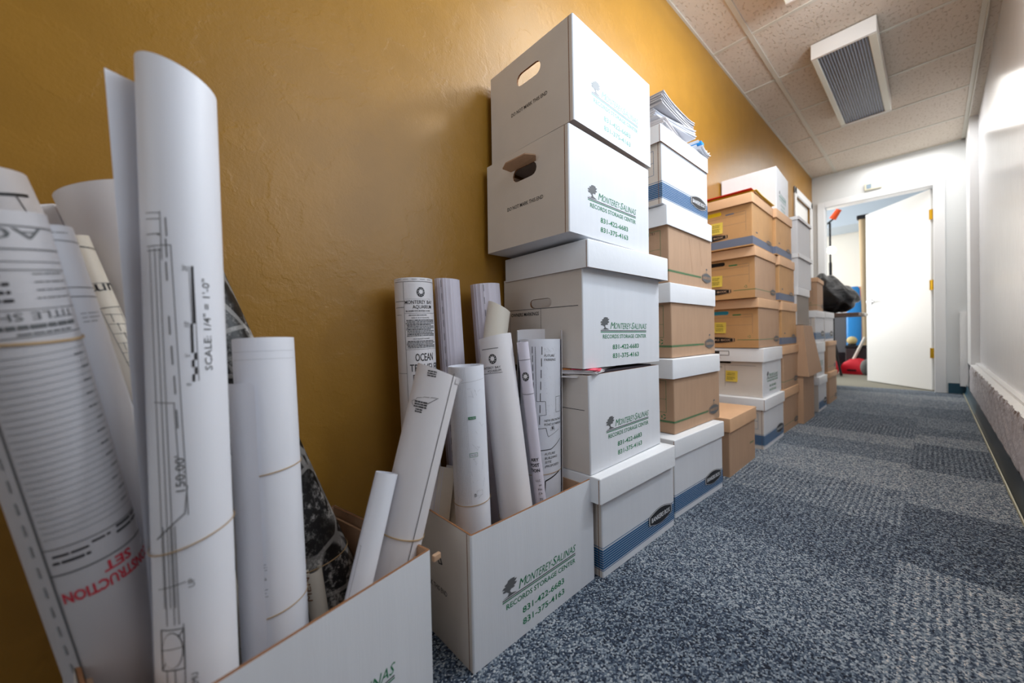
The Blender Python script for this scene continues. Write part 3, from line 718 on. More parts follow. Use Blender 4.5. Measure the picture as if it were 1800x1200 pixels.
# aerial photo print
def photo_material():
    m = bpy.data.materials.new('aerial_photo_print'); m.use_nodes = True; nt = m.node_tree; b = nt.nodes['Principled BSDF']; b.inputs['Roughness'].default_value = .45
    tc = nt.nodes.new('ShaderNodeTexCoord'); L = nt.links.new
    mp = nt.nodes.new('ShaderNodeMapping'); mp.inputs['Rotation'].default_value = (.4, .5, .3); L(tc.outputs['Object'], mp.inputs[0])
    n1 = nt.nodes.new('ShaderNodeTexNoise'); n1.inputs['Scale'].default_value = 55; n1.inputs['Detail'].default_value = 8; n1.inputs['Roughness'].default_value = .75
    n2 = nt.nodes.new('ShaderNodeTexNoise'); n2.inputs['Scale'].default_value = 13; n2.inputs['Detail'].default_value = 3
    v = nt.nodes.new('ShaderNodeTexVoronoi'); v.inputs['Scale'].default_value = 42; v.distance = 'CHEBYCHEV'
    v2 = nt.nodes.new('ShaderNodeTexVoronoi'); v2.inputs['Scale'].default_value = 11; v2.feature = 'DISTANCE_TO_EDGE'
    for x in (n1, n2, v, v2): L(mp.outputs[0], x.inputs['Vector'])
    r1 = nt.nodes.new('ShaderNodeValToRGB'); r1.color_ramp.elements[0].position = .50; r1.color_ramp.elements[0].color = (.012, .012, .014, 1); r1.color_ramp.elements[1].position = .66; r1.color_ramp.elements[1].color = (.62, .6, .58, 1)
    r2_ = nt.nodes.new('ShaderNodeValToRGB'); r2_.color_ramp.elements[0].position = .42; r2_.color_ramp.elements[1].position = .6
    r3 = nt.nodes.new('ShaderNodeValToRGB'); r3.color_ramp.elements[0].position = .03; r3.color_ramp.elements[0].color = (.26, .25, .24, 1); r3.color_ramp.elements[1].position = .05; r3.color_ramp.elements[1].color = (0, 0, 0, 1)
    r4 = nt.nodes.new('ShaderNodeValToRGB'); r4.color_ramp.elements[0].position = .05; r4.color_ramp.elements[0].color = (.5, .48, .46, 1); r4.color_ramp.elements[1].position = .16; r4.color_ramp.elements[1].color = (.0, .0, .0, 1)
    L(n1.outputs['Fac'], r1.inputs[0]); L(n2.outputs['Fac'], r2_.inputs[0]); L(v2.outputs['Distance'], r3.inputs[0]); L(v.outputs['Distance'], r4.inputs[0])
    a = nt.nodes.new('ShaderNodeMix'); a.data_type = 'RGBA'; a.blend_type = 'MULTIPLY'; a.inputs[0].default_value = .9
    L(r1.outputs[0], a.inputs[6]); L(r2_.outputs[0], a.inputs[7])
    c = nt.nodes.new('ShaderNodeMix'); c.data_type = 'RGBA'; c.blend_type = 'ADD'; c.inputs[0].default_value = .8; L(a.outputs[2], c.inputs[6]); L(r3.outputs[0], c.inputs[7])
    d = nt.nodes.new('ShaderNodeMix'); d.data_type = 'RGBA'; d.blend_type = 'ADD'; d.inputs[0].default_value = .35; L(c.outputs[2], d.inputs[6]); L(r4.outputs[0], d.inputs[7])
    L(d.outputs[2], b.inputs['Base Color']); return m
AER = photo_material()
roll('black and white aerial photograph rolled up, leaning against the mustard wall', (-.85, .004, .775), (-.785, .238, .010), .046, AER, turns=1.6, gap=.006, start=PI*.8, group=FG0, bands=((.585, .012, .0011),), R2=.070)
def pr_inner(p):
    rnd = random.Random(12)
    for i in range(26): p.rect(-.052, -.11-i*.0088, -.052+.006+rnd.random()*.004, -.1085-i*.0088, 'lgrey')
    p.text('A.30', -.033, -.315, .005, 'grey'); p.text('A.20a', -.028, -.355, .005, 'grey')
    p.frame(-.036, -.346, -.018, -.325, .0005, 'lgrey'); p.frame(-.036, -.405, -.020, -.365, .0005, 'lgrey')
    bar_text(p, -.022, -.332, .012, 3, .004, .001, 'lgrey', rnd); bar_text(p, -.026, -.368, .016, 3, .005, .001, 'lgrey', rnd)
    p.line(-.05, -.020, .05, -.021, .0003, 'lgrey'); p.line(-.05, -.032, .05, -.033, .0003, 'lgrey')
def lapped(root, P, H):   # the sheet end lapping over the front of the roll
    mb = MB(); N = 10; vs = []; R = .0455
    for k in range(2):
        for i in range(N+1):
            a = -1.45+1.18*i/N; lift = .0015+.004*max(0, (i/N-.75)*4)**2*(1-k*.4); h = .066+(.004 if i == N else 0) if k == 0 else H-.02
            vs.append(P((R+lift)*math.cos(a), (R+lift)*math.sin(a), h))
    mb.add(vs, [(i, i+1, N+2+i, N+1+i) for i in range(N)], P1); mb.build('loose_sheet', root, smooth=1)
roll('mid-height white roll with lapped loose sheet and two rubber bands, before the aerial print', (-.70, .093, .639), (-.670, .10, .010), .0425, P1, turns=3, gap=.003, start=PI*.9, prints=pr_inner, group=FG0,
     bands=((.202, -.004, .0009), (.408, -.006, .0009)), outer=lapped)
def pr_map(p):
    for i in range(14): p.line(-.006, -.05-i*.034, .007, -.065-i*.034, .0008, 'green' if i % 2 else 'grey'); p.line(.002*(i % 3), -.05-i*.034, -.003, -.075-i*.034, .0006, 'black')
roll('thin rolled map with green line work, wedged between the tallest and the mid-height roll', (-.79, .066, .545), (-.775, .062, .010), .009, P3, turns=2, gap=.001, prints=pr_map, group=FG0)
def pr_rust(p):
    p.text('MENT OF', -.006, -.045, .011, KE, rot=PI/2, w=.09)
roll('short thin roll with rust-coloured lettering low in the nearest carton', (-.735, .160, .225), (-.712, .180, .010), .016, P3, turns=2, gap=.002, prints=pr_rust, group=FG0)
roll('small slim white roll with a rubber band at the far end of the nearest carton', (-.640, .262, .398), (-.600, .13, .010), .0205, P1, turns=2.6, gap=.003, start=-PI*.62, group=FG0, bands=((.205, .003, .0016),),
     prints=lambda p: (p.line(-.016, -.115, -.015, -.27, .0005, 'black'), p.line(-.019, -.115, -.016, -.115, .0005, 'black')))
def pr_lean(p):
    p.line(.0335, .0, .0215, -.62, .0013, 'black', 1)
    pts = [(-.043, -.066), (-.030, -.058), (-.015, -.054), (.0, -.0525), (.012, -.0515)]
    for i in range(4):
        a, b = pts[i], pts[i+1]; p.line(a[0], a[1], (a[0]+b[0])/2+.003, (a[1]+b[1])/2, .0007, 'black'); p.line((a[0]+b[0])/2+.005, (a[1]+b[1])/2, b[0], b[1], .0007, 'black')
    p.line(.012, -.0515, -.006, -.0655, .001, 'black'); p.line(-.042, -.067, -.036, -.073, .0007, 'black')
    rnd = random.Random(21)
    for i in range(3): bar_text(p, -.034, -.063-i*.0045, .028, 1, .0035, .0028, 'black', rnd)
    for i in range(2): bar_text(p, -.028, -.077-i*.004, .015, 1, .0035, .0026, 'black', rnd)
    for i in range(3): bar_text(p, -.020, -.004-i*.0042, .018, 1, .003, .0024, 'black', rnd)
def lip(root, P, H):
    mb = MB(); vs = []; N = 8
    for k in range(4):
        for i in range(N+1):
            a = .95+.9*i/N; rr = .0452+.010*(i/N)*(1-k/3)**1.5; vs.append(P(rr*math.cos(a), rr*math.sin(a), .0065*math.sin(a)+k*.004+.0005))
    mb.add(vs, [(k*(N+1)+i, k*(N+1)+i+1, (k+1)*(N+1)+i+1, (k+1)*(N+1)+i) for k in range(3) for i in range(N)], P2); mb.build('curled_edge', root, smooth=1)
roll('large off-white roll with one long black line, leaning right out of the nearest carton', (-.650, .376, .569), (-.658, .214, .010), .0445, P2, turns=3, gap=.003, start=PI*.9, cut=.007, prints=pr_lean, group=FG0,
     bands=((.302, .003, .0013),), R2=.041, outer=lip)

# --- rolls in the second carton
def pr_ocean(p):
    b = 'black'; rnd = random.Random(31)
    for i in range(5): p.rect(-.044+i*.02, -.0045, -.031+i*.02, -.0039, b)
    p.line(-.055, -.0092, .060, -.0092, .0008, b); p.line(-.0245, -.009, -.0255, -.40, .0007, b)
    for y in (.0545, .0685): p.line(-.055, -y, -.0245, -y, .0009, b)
    p.line(-.052, -.086, -.033, -.086, .0006, b); p.line(-.055, -.223, -.0255, -.223, .0007, b)
    shell_logo(p, .0170, -.034, .0115, b, P2)
    p.line(-.022, -.050, .045, -.050, .0003, 'grey')
    p.text('MONTEREY BAY', -.0225, -.0615, .0082, b, w=.072, bold=.005); p.text('AQUARIUM', -.004, -.0725, .0082, b, w=.05, bold=.005)
    p.text('886 CANNERY ROW, MONTEREY, CA 93940', -.021, -.0795, .0032, b, w=.062, bold=.02)
    p.line(-.0245, -.083, .06, -.083, .0005, b); bar_text(p, -.014, -.0868, .05, 1, .003, .0018, 'grey', rnd)
    p.text('TERMS OF USE OF THIS DRAWING', -.008, -.0955, .003, b, w=.045)
    for i in range(11): bar_text(p, -.0225, -.0985-i*.0036, .078, 1, .0028, .0021, 'grey' if i % 3 else 'black', rnd, .35)
    p.text('USE OF AQUARIUM TRADEMARKS', -.006, -.1445, .003, b, w=.042)
    for i in range(5): bar_text(p, -.0225, -.1475-i*.0036, .078, 1, .0028, .0021, 'grey' if i % 3 else 'black', rnd, .35)
    p.line(-.025, -.1675, .06, -.1675, .0005, b)
    p.text('OCEAN', -.0030, -.195, .0175, b, w=.047, bold=.006); p.text('TRAVELERS', -.017, -.219, .0165, b, w=.09, bold=.006); p.text('EXHIBIT', -.010, -.243, .0165, b, w=.06)
roll('tall aquarium title-block roll reading OCEAN, closest to the wall', (-.836, .420, .777), (-.836, .439, .010), .0465, P2, turns=2.2, gap=.003, start=PI*.9, prints=pr_ocean, group=FG1)
PG = 'pleated rolls of many sheets at the wall'
def pr_dash(s):
    def f(p):
        for i in range(14): p.rect(s, -.022-i*.034, s+.0012, -.004-i*.034, 'grey')
    return f
roll('lilac-tinted roll of many sheets with a dashed edge line, touching the OCEAN roll', (-.848, .522, .788), (-.848, .56, .010), .0335, P4, turns=1.6, gap=.003, start=PI*.9, corr=.0022, group=FG1, prints=pr_dash(-.016), cut=.003)
roll('sheaf of many grey-edged sheets behind the cream roll, beside the tall box stack', (-.838, .640, .783), (-.838, .69, .010), .042, P4, turns=1.6, gap=.003, start=PI*.9, corr=.0026, group=FG1, prints=pr_dash(-.004))
roll('cream blank roll leaning right in front of the grey-edged sheaf', (-.792, .652, .717), (-.795, .515, .010), .0335, P3, turns=2, gap=.003, start=PI*.7, group=FG1, cut=.012)
def pr_green(p):
    p.rect(.0, -.1145, .0175, -.1085, 'green', 1); p.text('Very Slow', .002, -.1128, .003, 'white', w=.014, layer=3)
    p.frame(.0, -.1965, .0175, -.1885, .0008, 'green', 1); p.text('Very Slow', .002, -.194, .003, 'black', w=.013, layer=1)
    p.line(-.012, -.0345, .055, -.028, .0004, 'lgrey')
    rnd = random.Random(44)
    for i in range(22):
        x = rnd.uniform(0, .04); y = -rnd.uniform(.04, .29); p.line(x, y, x+rnd.uniform(-.012, .012), y-rnd.uniform(0, .02), .0003, 'lgrey')
    p.text('B', .006, -.285, .007, 'grey'); p.frame(.012, -.284, .026, -.273, .0003, 'lgrey')
    for i in range(12): p.line(-.038+i*.0032, -.002, -.036+i*.0032, -.30, .0003, 'lgrey')
roll('upright white roll with two small green labels at the front of the second carton', (-.700, .475, .571), (-.700, .492, .010), .0415, P1, turns=3, gap=.003, start=PI*.9, prints=pr_green, group=FG1, bands=((.304, -.002, .0009),))
roll('slim grey-white roll squeezed behind the one with green labels', (-.765, .590, .476), (-.765, .612, .010), .017, P4, turns=2, gap=.002, group=FG1)
def pr_aqua(p):
    p.rect(-.0425, -.0312, .0055, -.0300, 'black'); shell_logo(p, -.0120, -.0555, .0118, 'black', P2)
    p.text('MONTEREY BAY', -.0520, -.0785, .0055, 'black', w=.058); p.text('AQUARIUM', -.030, -.0862, .0055, 'black', w=.036)
    p.rect(-.045, -.0895, .009, -.0886, 'black')
roll('left-leaning white roll with a round shell emblem near its top', (-.720, .577, .635), (-.641, .593, .010), .0425, P2, turns=2.4, gap=.0035, start=PI*.98, flap=[(-.047, .026), (-.0455, .012)], prints=pr_aqua, group=FG1, bands=((.43, .0, .0009),), cut=-.004)
def pr_ost(p):
    p.rect(-.02, -.0437, .02, -.0427, 'black'); shell_logo(p, -.002, -.084, .011, 'black', P2); p.rect(-.02, -.128, .02, -.127, 'black')
    for i, (t, h) in enumerate((('ARY', .0075), ('POST', .0075), ('TION', .0075))): p.text(t, .008, -.294-i*.0135, h, 'black', bold=.03, align=1)
    for i, t in enumerate(('LLC.', 'ue', 'Hts', 'CA')): p.text(t, .008, -.345-i*.011, .0052, 'black', align=1)
    for i, t in enumerate(('TE', '2S')): p.text(t, .008, -.393-i*.011, .006, 'grey', align=1)
    for i, t in enumerate(('T', 'N')): p.text(t, .008, -.422-i*.012, .0075, 'black', bold=.03, align=1)
roll('narrow roll with cut-off title lettering between the shell-emblem roll and the site-plan roll', (-.668, .622, .620), (-.643, .676, .010), .0150, P4, turns=2, gap=.002, start=PI*.9, prints=pr_ost, group=FG1)
def pr_site(p):
    b = 'black'; rnd = random.Random(55)
    for i in range(9): p.rect(-.0215+i*.0006, -.036-i*.023, -.0200+i*.0006, -.019-i*.023, b)
    for i in range(7): p.rect(.0045-i*.0012, -.040-i*.030, .0062-i*.0012, -.019-i*.030, b)
    p.line(-.0125, -.019, -.0100, -.160, .0011, b); p.line(-.0100, -.160, .014, -.160, .0009, b); p.line(.014, -.160, .016, -.195, .0009, b); p.line(.016, -.195, -.004, -.197, .0008, b)
    p.frame(.046, -.190, .066, -.150, .0008, b)
    p.text('FUTURE', .011, -.0455, .006, b, w=.030, shear=.2); p.text('PARKING', .011, -.056, .006, b, w=.034, shear=.2)
    p.text('NEW FRONTAGE', .0105, -.213, .0058, b, w=.058, shear=.25, rot=.03); p.text('ROAD & PARKING', .0105, -.223, .0058, b, w=.058, shear=.25, rot=.03)
    p.poly([(-.0185, -.200), (-.0120, -.200), (-.0100, -.290), (-.0125, -.305), (-.0170, -.292)], b)
    p.line(-.010, -.231, .015, -.229, .001, b); p.line(.015, -.229, .0205, -.250, .001, b); p.line(.0205, -.252, .058, -.236, .0008, b)
    p.line(-.0075, -.288, .03, -.284, .0018, b); p.line(.03, -.284, .066, -.262, .0018, b)
    for i, (t, w) in enumerate((('FUTURE', .030), ('BUILDING', .038), ('SITE', .018), ('(PROPOSED)', .044))): p.text(t, .0115, -.300-i*.0105, .006, b, w=w, shear=.2, rot=.08)
    p.line(.0125, -.366, .062, -.345, .0032, b); p.line(.0125, -.366, .0105, -.408, .0026, b); p.line(.0105, -.408, -.004, -.406, .002, b)
    p.line(-.010, -.41, -.010, -.47, .003, b)
    for i in range(150):
        x = .010+abs(rnd.gauss(0, .02)); y = -.022-abs(rnd.gauss(0, .02)) if i < 95 else -rnd.uniform(.09, .2); p.disc(x, y, .0004, .0004, 'grey', n=5)
    for i in range(24):
        p.line(.034+rnd.gauss(0, .003), -.228+rnd.gauss(0, .004), .036+rnd.gauss(0, .003), -.232+rnd.gauss(0, .004), .0004, b)
def back_sheet(root, P, H):
    mb = MB(); N = 26; vs = []; n2 = N+1
    for inner in (0, 1):
        for k in (0, 1):
            for i in range(n2):
                a = PI*.40+PI*1.22*i/N; R = .060-.0006*inner; a2 = a
                top = -.022-.006*math.sin((a-PI*.4)/1.22)
                vs.append(P(R*math.cos(a2), R*math.sin(a2)-(.004 if i > N-4 else 0)*(i-N+4)/4, top if k == 0 else H-.005))
    o = 2*n2; f = []
    for i in range(N): f += [(i, i+1, n2+i+1, n2+i), (o+i, o+n2+i, o+n2+i+1, o+i+1), (i, o+i, o+i+1, i+1)]
    mb.add(vs, f, P2); mb.build('outer_sheet', root, smooth=1)
roll('widest roll, a hand-lettered site plan reading FUTURE PARKING, beside the tall box stack', (-.705, .722, .626), (-.712, .716, .010), .0570, P1, turns=3, gap=.004, start=PI*1.02, prints=pr_site, group=FG1,
     bands=((.350, -.006, .0009),), outer=back_sheet)
for k, (dx, lab) in enumerate(((0, 'folded white sheet edge slanting low in the second carton, left of the green-label roll'), (.018, 'second folded sheet edge slanting low in the second carton'))):
    r = tag(empty('folded_sheet', Matrix.Translation((-.735+dx*.3, .395+dx, .012))), lab, 'papers', 'folded sheets in the second carton')
    mb = MB(); d = Vector((-.035, .075, .31)); n_ = Vector((.012, .004, 0)); w = Vector((-.03, -.012, 0))
    for q in range(3):
        o = n_*q*.5; mb.quad(o, o+w, o+w+d, o+d, P2); mb.quad(o+n_*.25, o+n_*.25+d, o+w+n_*.25+d, o+w+n_*.25, P3)
        mb.quad(o, o+d, o+n_*.25+d, o+n_*.25, P3)
    mb.build('sheet', r)
# clip on the far end of the nearest carton
r = tag(empty('binder_clip', place(-.606, .335, .232, .22)), 'small brown clip hanging off the far end of the nearest carton', 'clip')
mb = MB(); mb.bev_box(-.004, -.006, -.006, .004, .011, .006, KR, .002); mb.build('jaw', r)
mb = MB(); mb.cyl((.004, .008, -.004), (.004, .012, -.018), .001, CLIP, 6); mb.cyl((-.004, .008, -.004), (-.004, .012, -.018), .001, CLIP, 6); mb.cyl((.004, .012, -.018), (-.004, .012, -.018), .001, CLIP, 6); mb.build('handle', r)

# ------------------------------------------------------------------ the hall
XL, XR, YF, ZC, Y0 = -.923, .26, 5.52, 2.40, -2.2
def nodes(name, rough):
    m = bpy.data.materials.new(name); m.use_nodes = True; nt = m.node_tree; b = nt.nodes['Principled BSDF']; b.inputs['Roughness'].default_value = rough
    return m, nt, b, nt.links.new
def mth(nt, op, a, b=None, c=None):
    n = nt.nodes.new('ShaderNodeMath'); n.operation = op
    for i, v in enumerate((a, b, c)):
        if v is None: continue
        if isinstance(v, (int, float)): n.inputs[i].default_value = v
        else: nt.links.new(v, n.inputs[i])
    return n.outputs[0]
def ramp(nt, src, stops, interp='LINEAR'):
    r = nt.nodes.new('ShaderNodeValToRGB'); r.color_ramp.interpolation = interp
    while len(r.color_ramp.elements) < len(stops): r.color_ramp.elements.new(.5)
    for e, (p, c) in zip(r.color_ramp.elements, stops): e.position = p; e.color = lin(c)
    nt.links.new(src, r.inputs[0]); return r.outputs[0]
def noise(nt, vec, scale, detail=4, rough=.5, stretch=None):
    if stretch:
        mp = nt.nodes.new('ShaderNodeMapping'); mp.inputs['Scale'].default_value = stretch; nt.links.new(vec, mp.inputs[0]); vec = mp.outputs[0]
    n = nt.nodes.new('ShaderNodeTexNoise'); n.inputs['Scale'].default_value = scale; n.inputs['Detail'].default_value = detail; n.inputs['Roughness'].default_value = rough
    nt.links.new(vec, n.inputs['Vector']); return n.outputs['Fac']
def bump(nt, b, h, strength, dist, prev=None):
    bp = nt.nodes.new('ShaderNodeBump'); bp.inputs['Strength'].default_value = strength; bp.inputs['Distance'].default_value = dist
    nt.links.new(h, bp.inputs['Height'])
    if prev: nt.links.new(prev, bp.inputs['Normal'])
    nt.links.new(bp.outputs[0], b.inputs['Normal']); return bp.outputs[0]
# mustard trowelled plaster
m, nt, b, L = nodes('mustard_plaster', .38); tc = nt.nodes.new('ShaderNodeTexCoord').outputs['Object']
b.inputs['Base Color'].default_value = lin((168, 120, 40)); b.inputs['Specular IOR Level'].default_value = .42
h1 = noise(nt, tc, 9, 6, .55); h2 = noise(nt, tc, 38, 5, .6); h3 = noise(nt, tc, 170, 3, .6)
tr = ramp(nt, h1, [(.42, (0, 0, 0)), (.5, (150, 150, 150)), (.53, (255, 255, 255))])
hh = mth(nt, 'ADD', mth(nt, 'MULTIPLY', h2, mth(nt, 'ADD', mth(nt, 'MULTIPLY', tr, .5), .35)), mth(nt, 'MULTIPLY', tr, .09)); hh = mth(nt, 'ADD', hh, mth(nt, 'MULTIPLY', h3, .3))
bump(nt, b, hh, .45, .0025); MUST = m
L(ramp(nt, h1, [(.3, (150, 108, 36)), (.7, (159, 115, 40))]), b.inputs['Base Color'])
WH = mat('white_wall_paint', (222, 226, 228), .38, bump=.25, bscale=35, var=.02, vscale=3)
WG = mat('glossy_white_wall_paint', (224, 226, 232), .22, bump=.5, bscale=14, var=.03, vscale=3)
TR = mat('white_trim_paint', (236, 238, 240), .3)
DR = mat('white_door_paint', (238, 238, 236), .35)
# ceiling tile
m, nt, b, L = nodes('acoustic_tile', .9); tc = nt.nodes.new('ShaderNodeTexCoord').outputs['Object']
n1 = noise(nt, tc, 75, 3, .5, (1, .5, 1)); n2 = noise(nt, tc, 3, 3)
pit = ramp(nt, n1, [(.36, (0, 0, 0)), (.43, (255, 255, 255))])
mx = nt.nodes.new('ShaderNodeMix'); mx.data_type = 'RGBA'; L(pit, mx.inputs[0]); mx.inputs[6].default_value = lin((196, 182, 166)); mx.inputs[7].default_value = lin((214, 203, 190)); L(mx.outputs[2], b.inputs['Base Color'])
bump(nt, b, pit, .6, .003); TILE = m
TEE = mat('ceiling_tee', (206, 202, 190), .45)
# carpet
m, nt, b, L = nodes('blue_carpet_tile', .95); tcn = nt.nodes.new('ShaderNodeTexCoord'); tc = tcn.outputs['Object']
sp = nt.nodes.new('ShaderNodeSeparateXYZ'); L(tc, sp.inputs[0]); X, Y = sp.outputs[0], sp.outputs[1]
def bands(spec):   # (end of band along the hall, tone, ribbed)
    tone = nt.nodes.new('ShaderNodeValToRGB'); ribr = nt.nodes.new('ShaderNodeValToRGB')
    for r_, k in ((tone, 1), (ribr, 2)):
        cr_ = r_.color_ramp; cr_.interpolation = 'CONSTANT'
        while len(cr_.elements) < len(spec): cr_.elements.new(.5)
        st = 0
        for e, t in zip(cr_.elements, spec): e.position = st; v = t[k]; e.color = (v, v, v, 1); st = (t[0]+2.3)/8
        nt.links.new(mth(nt, 'DIVIDE', mth(nt, 'ADD', Y, 2.3), 8), r_.inputs[0])
    return tone.outputs[0], ribr.outputs[0]
tl_, rl_ = bands([(-1.2, .5, 0), (-.3, .3, 0), (.3, .6, 1), (.62, .35, 0), (.9, .12, 0), (1.28, .42, 0), (1.68, .10, .6), (2.05, .40, 1), (2.5, .75, 0), (2.85, .35, 0), (3.1, .75, 0), (3.4, .2, 1), (3.8, .25, 0), (4.4, .45, 0), (4.9, .7, 0), (5.2, .85, 0), (6, .3, 0)])
tr_, rr_ = bands([(-1.2, .5, 0), (0, .3, 0), (.7, .2, .3), (1.44, .62, 1), (1.93, .0, 0), (2.45, .66, 0), (3.0, .1, 1), (3.25, .75, 0), (3.5, .25, 0), (3.9, .5, 0), (4.4, .25, 0), (4.9, .6, 0), (5.2, .9, 0), (6, .3, 0)])
side = mth(nt, 'GREATER_THAN', X, -.07)
def pick(a, b2): return mth(nt, 'ADD', mth(nt, 'MULTIPLY', a, mth(nt, 'SUBTRACT', 1, side)), mth(nt, 'MULTIPLY', b2, side))
bA, bC = pick(tl_, tr_), pick(rl_, rr_)
vo = nt.nodes.new('ShaderNodeTexVoronoi'); vo.inputs['Scale'].default_value = 300; 
nz = nt.nodes.new('ShaderNodeTexNoise'); nz.inputs['Scale'].default_value = 120; L(tc, nz.inputs['Vector'])
mpv = nt.nodes.new('ShaderNodeMapping'); mpv.inputs['Scale'].default_value = (1, .8, 1); L(tc, mpv.inputs[0]); L(mpv.outputs[0], vo.inputs['Vector'])
sv = nt.nodes.new('ShaderNodeSeparateColor'); L(vo.outputs['Color'], sv.inputs[0])
rowy = mth(nt, 'SINE', mth(nt, 'MULTIPLY', X, 2*PI/.0165)); dash = mth(nt, 'SINE', mth(nt, 'MULTIPLY', Y, 2*PI/.011))
rib = mth(nt, 'MULTIPLY', mth(nt, 'ADD', mth(nt, 'MULTIPLY', rowy, .075), mth(nt, 'MULTIPLY', dash, .03)), bC)
lev = mth(nt, 'ADD', mth(nt, 'ADD', mth(nt, 'MULTIPLY', sv.outputs[0], .66), mth(nt, 'MULTIPLY', bA, .26)), .02)
lev = mth(nt, 'ADD', lev, rib); lev = mth(nt, 'ADD', lev, mth(nt, 'MULTIPLY', mth(nt, 'SUBTRACT', nz.outputs['Fac'], .5), .35))
cc = ramp(nt, lev, [(.1, (16, 26, 44)), (.36, (62, 78, 100)), (.55, (122, 136, 150)), (.78, (182, 190, 198)), (.95, (226, 216, 208))])
L(cc, b.inputs['Base Color'])
hgt = mth(nt, 'SUBTRACT', mth(nt, 'ADD', lev, .2), mth(nt, 'MULTIPLY', vo.outputs['Distance'], 1.2)); bump(nt, b, hgt, 1.0, .003)
CARP = m

def grid_sheet(mb, fn, nu, nv, m):
    vs = [fn(i/nu, j/nv) for j in range(nv+1) for i in range(nu+1)]
    mb.add(vs, [(j*(nu+1)+i, j*(nu+1)+i+1, (j+1)*(nu+1)+i+1, (j+1)*(nu+1)+i) for j in range(nv) for i in range(nu)], m)
mb = MB(); mb.box(-1.1, Y0-.1, -.05, .4, YF+.06, 0, CARP); struct(mb.build('floor'))
CB = mat('far_carpet', (126, 124, 112), .95, bump=.4, bscale=200)
mb = MB(); mb.box(-3.2, YF+.06, -.05, 1.9, 9.2, 0, CB); struct(mb.build('floor'))
# left wall with a doorway near its end
mb = MB(); D0, D1, DZ = 4.70, 5.40, 2.03
mb.box(XL-.12, Y0, 0, XL, D0, ZC, MUST); mb.box(XL-.12, D1, 0, XL, YF, ZC, MUST); mb.box(XL-.12, D0, DZ, XL, D1, ZC, MUST); struct(mb.build('wall_left'))
# right wall, with an assumed window opening out of view for the side light
mb = MB(); WY0, WY1, WZ0, WZ1 = .2, 2.24, .98, 2.3
mb.box(XR, Y0, 0, XR+.12, WY0, ZC, WG); mb.box(XR, WY1, 0, XR+.12, 5.62, ZC, WG); mb.box(XR, WY0, 0, XR+.12, WY1, WZ0, WG); mb.box(XR, WY0, WZ1, XR+.12, WY1, ZC, WG)
struct(mb.build('wall_right', smooth=.5))
r = struct(empty('assumed_window_1', loc=(XR, (WY0+WY1)/2, WZ0))); w_ = (WY1-WY0)/2; hz = WZ1-WZ0  # unseen window, assumed so the cool side light has an opening
mb = MB()
for a0, a1, z0, z1 in ((-w_, -w_+.04, 0, hz), (w_-.04, w_, 0, hz), (-w_, w_, 0, .04), (-w_, w_, hz-.04, hz)): mb.box(.02, a0, z0, .06, a1, z1, TR)
mb.build('window_frame', r); mb = MB(); mb.box(-.02, -w_-.03, -.025, .1, w_+.03, 0, TR); mb.build('window_sill', r)
# pilaster at the far right corner
mb = MB(); mb.box(.212, 5.0, .30, XR, YF, ZC, TR); struct(mb.build('trim_1'))
# raised concrete footing along the right wall
m, nt, b, L = nodes('rough_painted_concrete', .55); tc = nt.nodes.new('ShaderNodeTexCoord').outputs['Object']
n1 = noise(nt, tc, 22, 6, .65); sz = nt.nodes.new('ShaderNodeSeparateXYZ'); L(tc, sz.inputs[0])
edge = mth(nt, 'MULTIPLY', mth(nt, 'SUBTRACT', sz.outputs[2], .22), 1.7)
L(ramp(nt, mth(nt, 'ADD', n1, edge), [(.58, (196, 194, 202)), (.68, (170, 166, 172)), (.72, (112, 84, 70)), (.80, (96, 72, 60))]), b.inputs['Base Color'])
bump(nt, b, n1, 1, .012); CONC = m
rnd = random.Random(2)
def hn(a, b2): return .5*math.sin(a*37+b2*91)+.3*math.sin(a*83-b2*47+1)+.25*math.sin(a*171+b2*133+2)
mb = MB()
grid_sheet(mb, lambda u, v: (.205+.0035*hn(u*5, v*.8)*(1 if v < .95 else .3)+(.006 if v > .93 else 0), Y0+u*(5.0-Y0), .095+v*.215+(.004*hn(u*7+1, 1) if v > .9 else 0)), 400, 14, CONC)
mb.box(.209, Y0, .02, XR, 4.998, .306, CONC); struct(mb.build('wall_footing', smooth=.9))
mb = MB()
grid_sheet(mb, lambda u, v: (.209+.003*hn(u*7+1, 1)*(1-v)+v*.028, Y0+u*(5.0-Y0), .309+v*.006+.0012*hn(u*9, v)), 300, 3, TR)
mb.box(.236, Y0, .30, XR, 5.0, .328, TR)
struct(mb.build('trim_2', smooth=.9))
mb = MB()
grid_sheet(mb, lambda u, v: (.165+.003*hn(u, v*2) if 0 < v < 1 else .17, 5.44+.08*u, .08+v*.70), 3, 24, TR); grid_sheet(mb, lambda u, v: (.166+.05*u, 5.44+.004*hn(u*.4, v*1.4), .08+v*.70), 6, 24, TR)
mb.box(.169, 5.446, .08, .212, YF, .778, TR); struct(mb.build('trim_3', smooth=.9))
BB_ = mat('dark_vinyl_base', (26, 34, 40), .35); TL = mat('teal_vinyl_base', (34, 78, 98), .35)
mb = MB(); grid_sheet(mb, lambda u, v: (.200+.012*(1-v)**4+.0*u if False else .202-.014*(1-v)**5, Y0+u*(4.2-Y0), .002+v*.100), 30, 8, BB_); grid_sheet(mb, lambda u, v: (.202-.014*(1-v)**5, 4.2+u*(YF-4.2), .002+v*.100), 6, 8, TL)
mb.box(.1895, Y0, 0, .2, YF, .006, BB_); struct(mb.build('baseboard_right', smooth=.7))
mb = MB(); grid_sheet(mb, lambda u, v: (.187-.004*v+.0016*hn(u*3, v), Y0+u*(YF-Y0), .001+.011*v), 200, 2, mat('cream_caulk', (206, 204, 184), .6)); mb.box(.186, Y0, 0, .19, YF, .010, MATS['cream_caulk']); struct(mb.build('trim_4'))
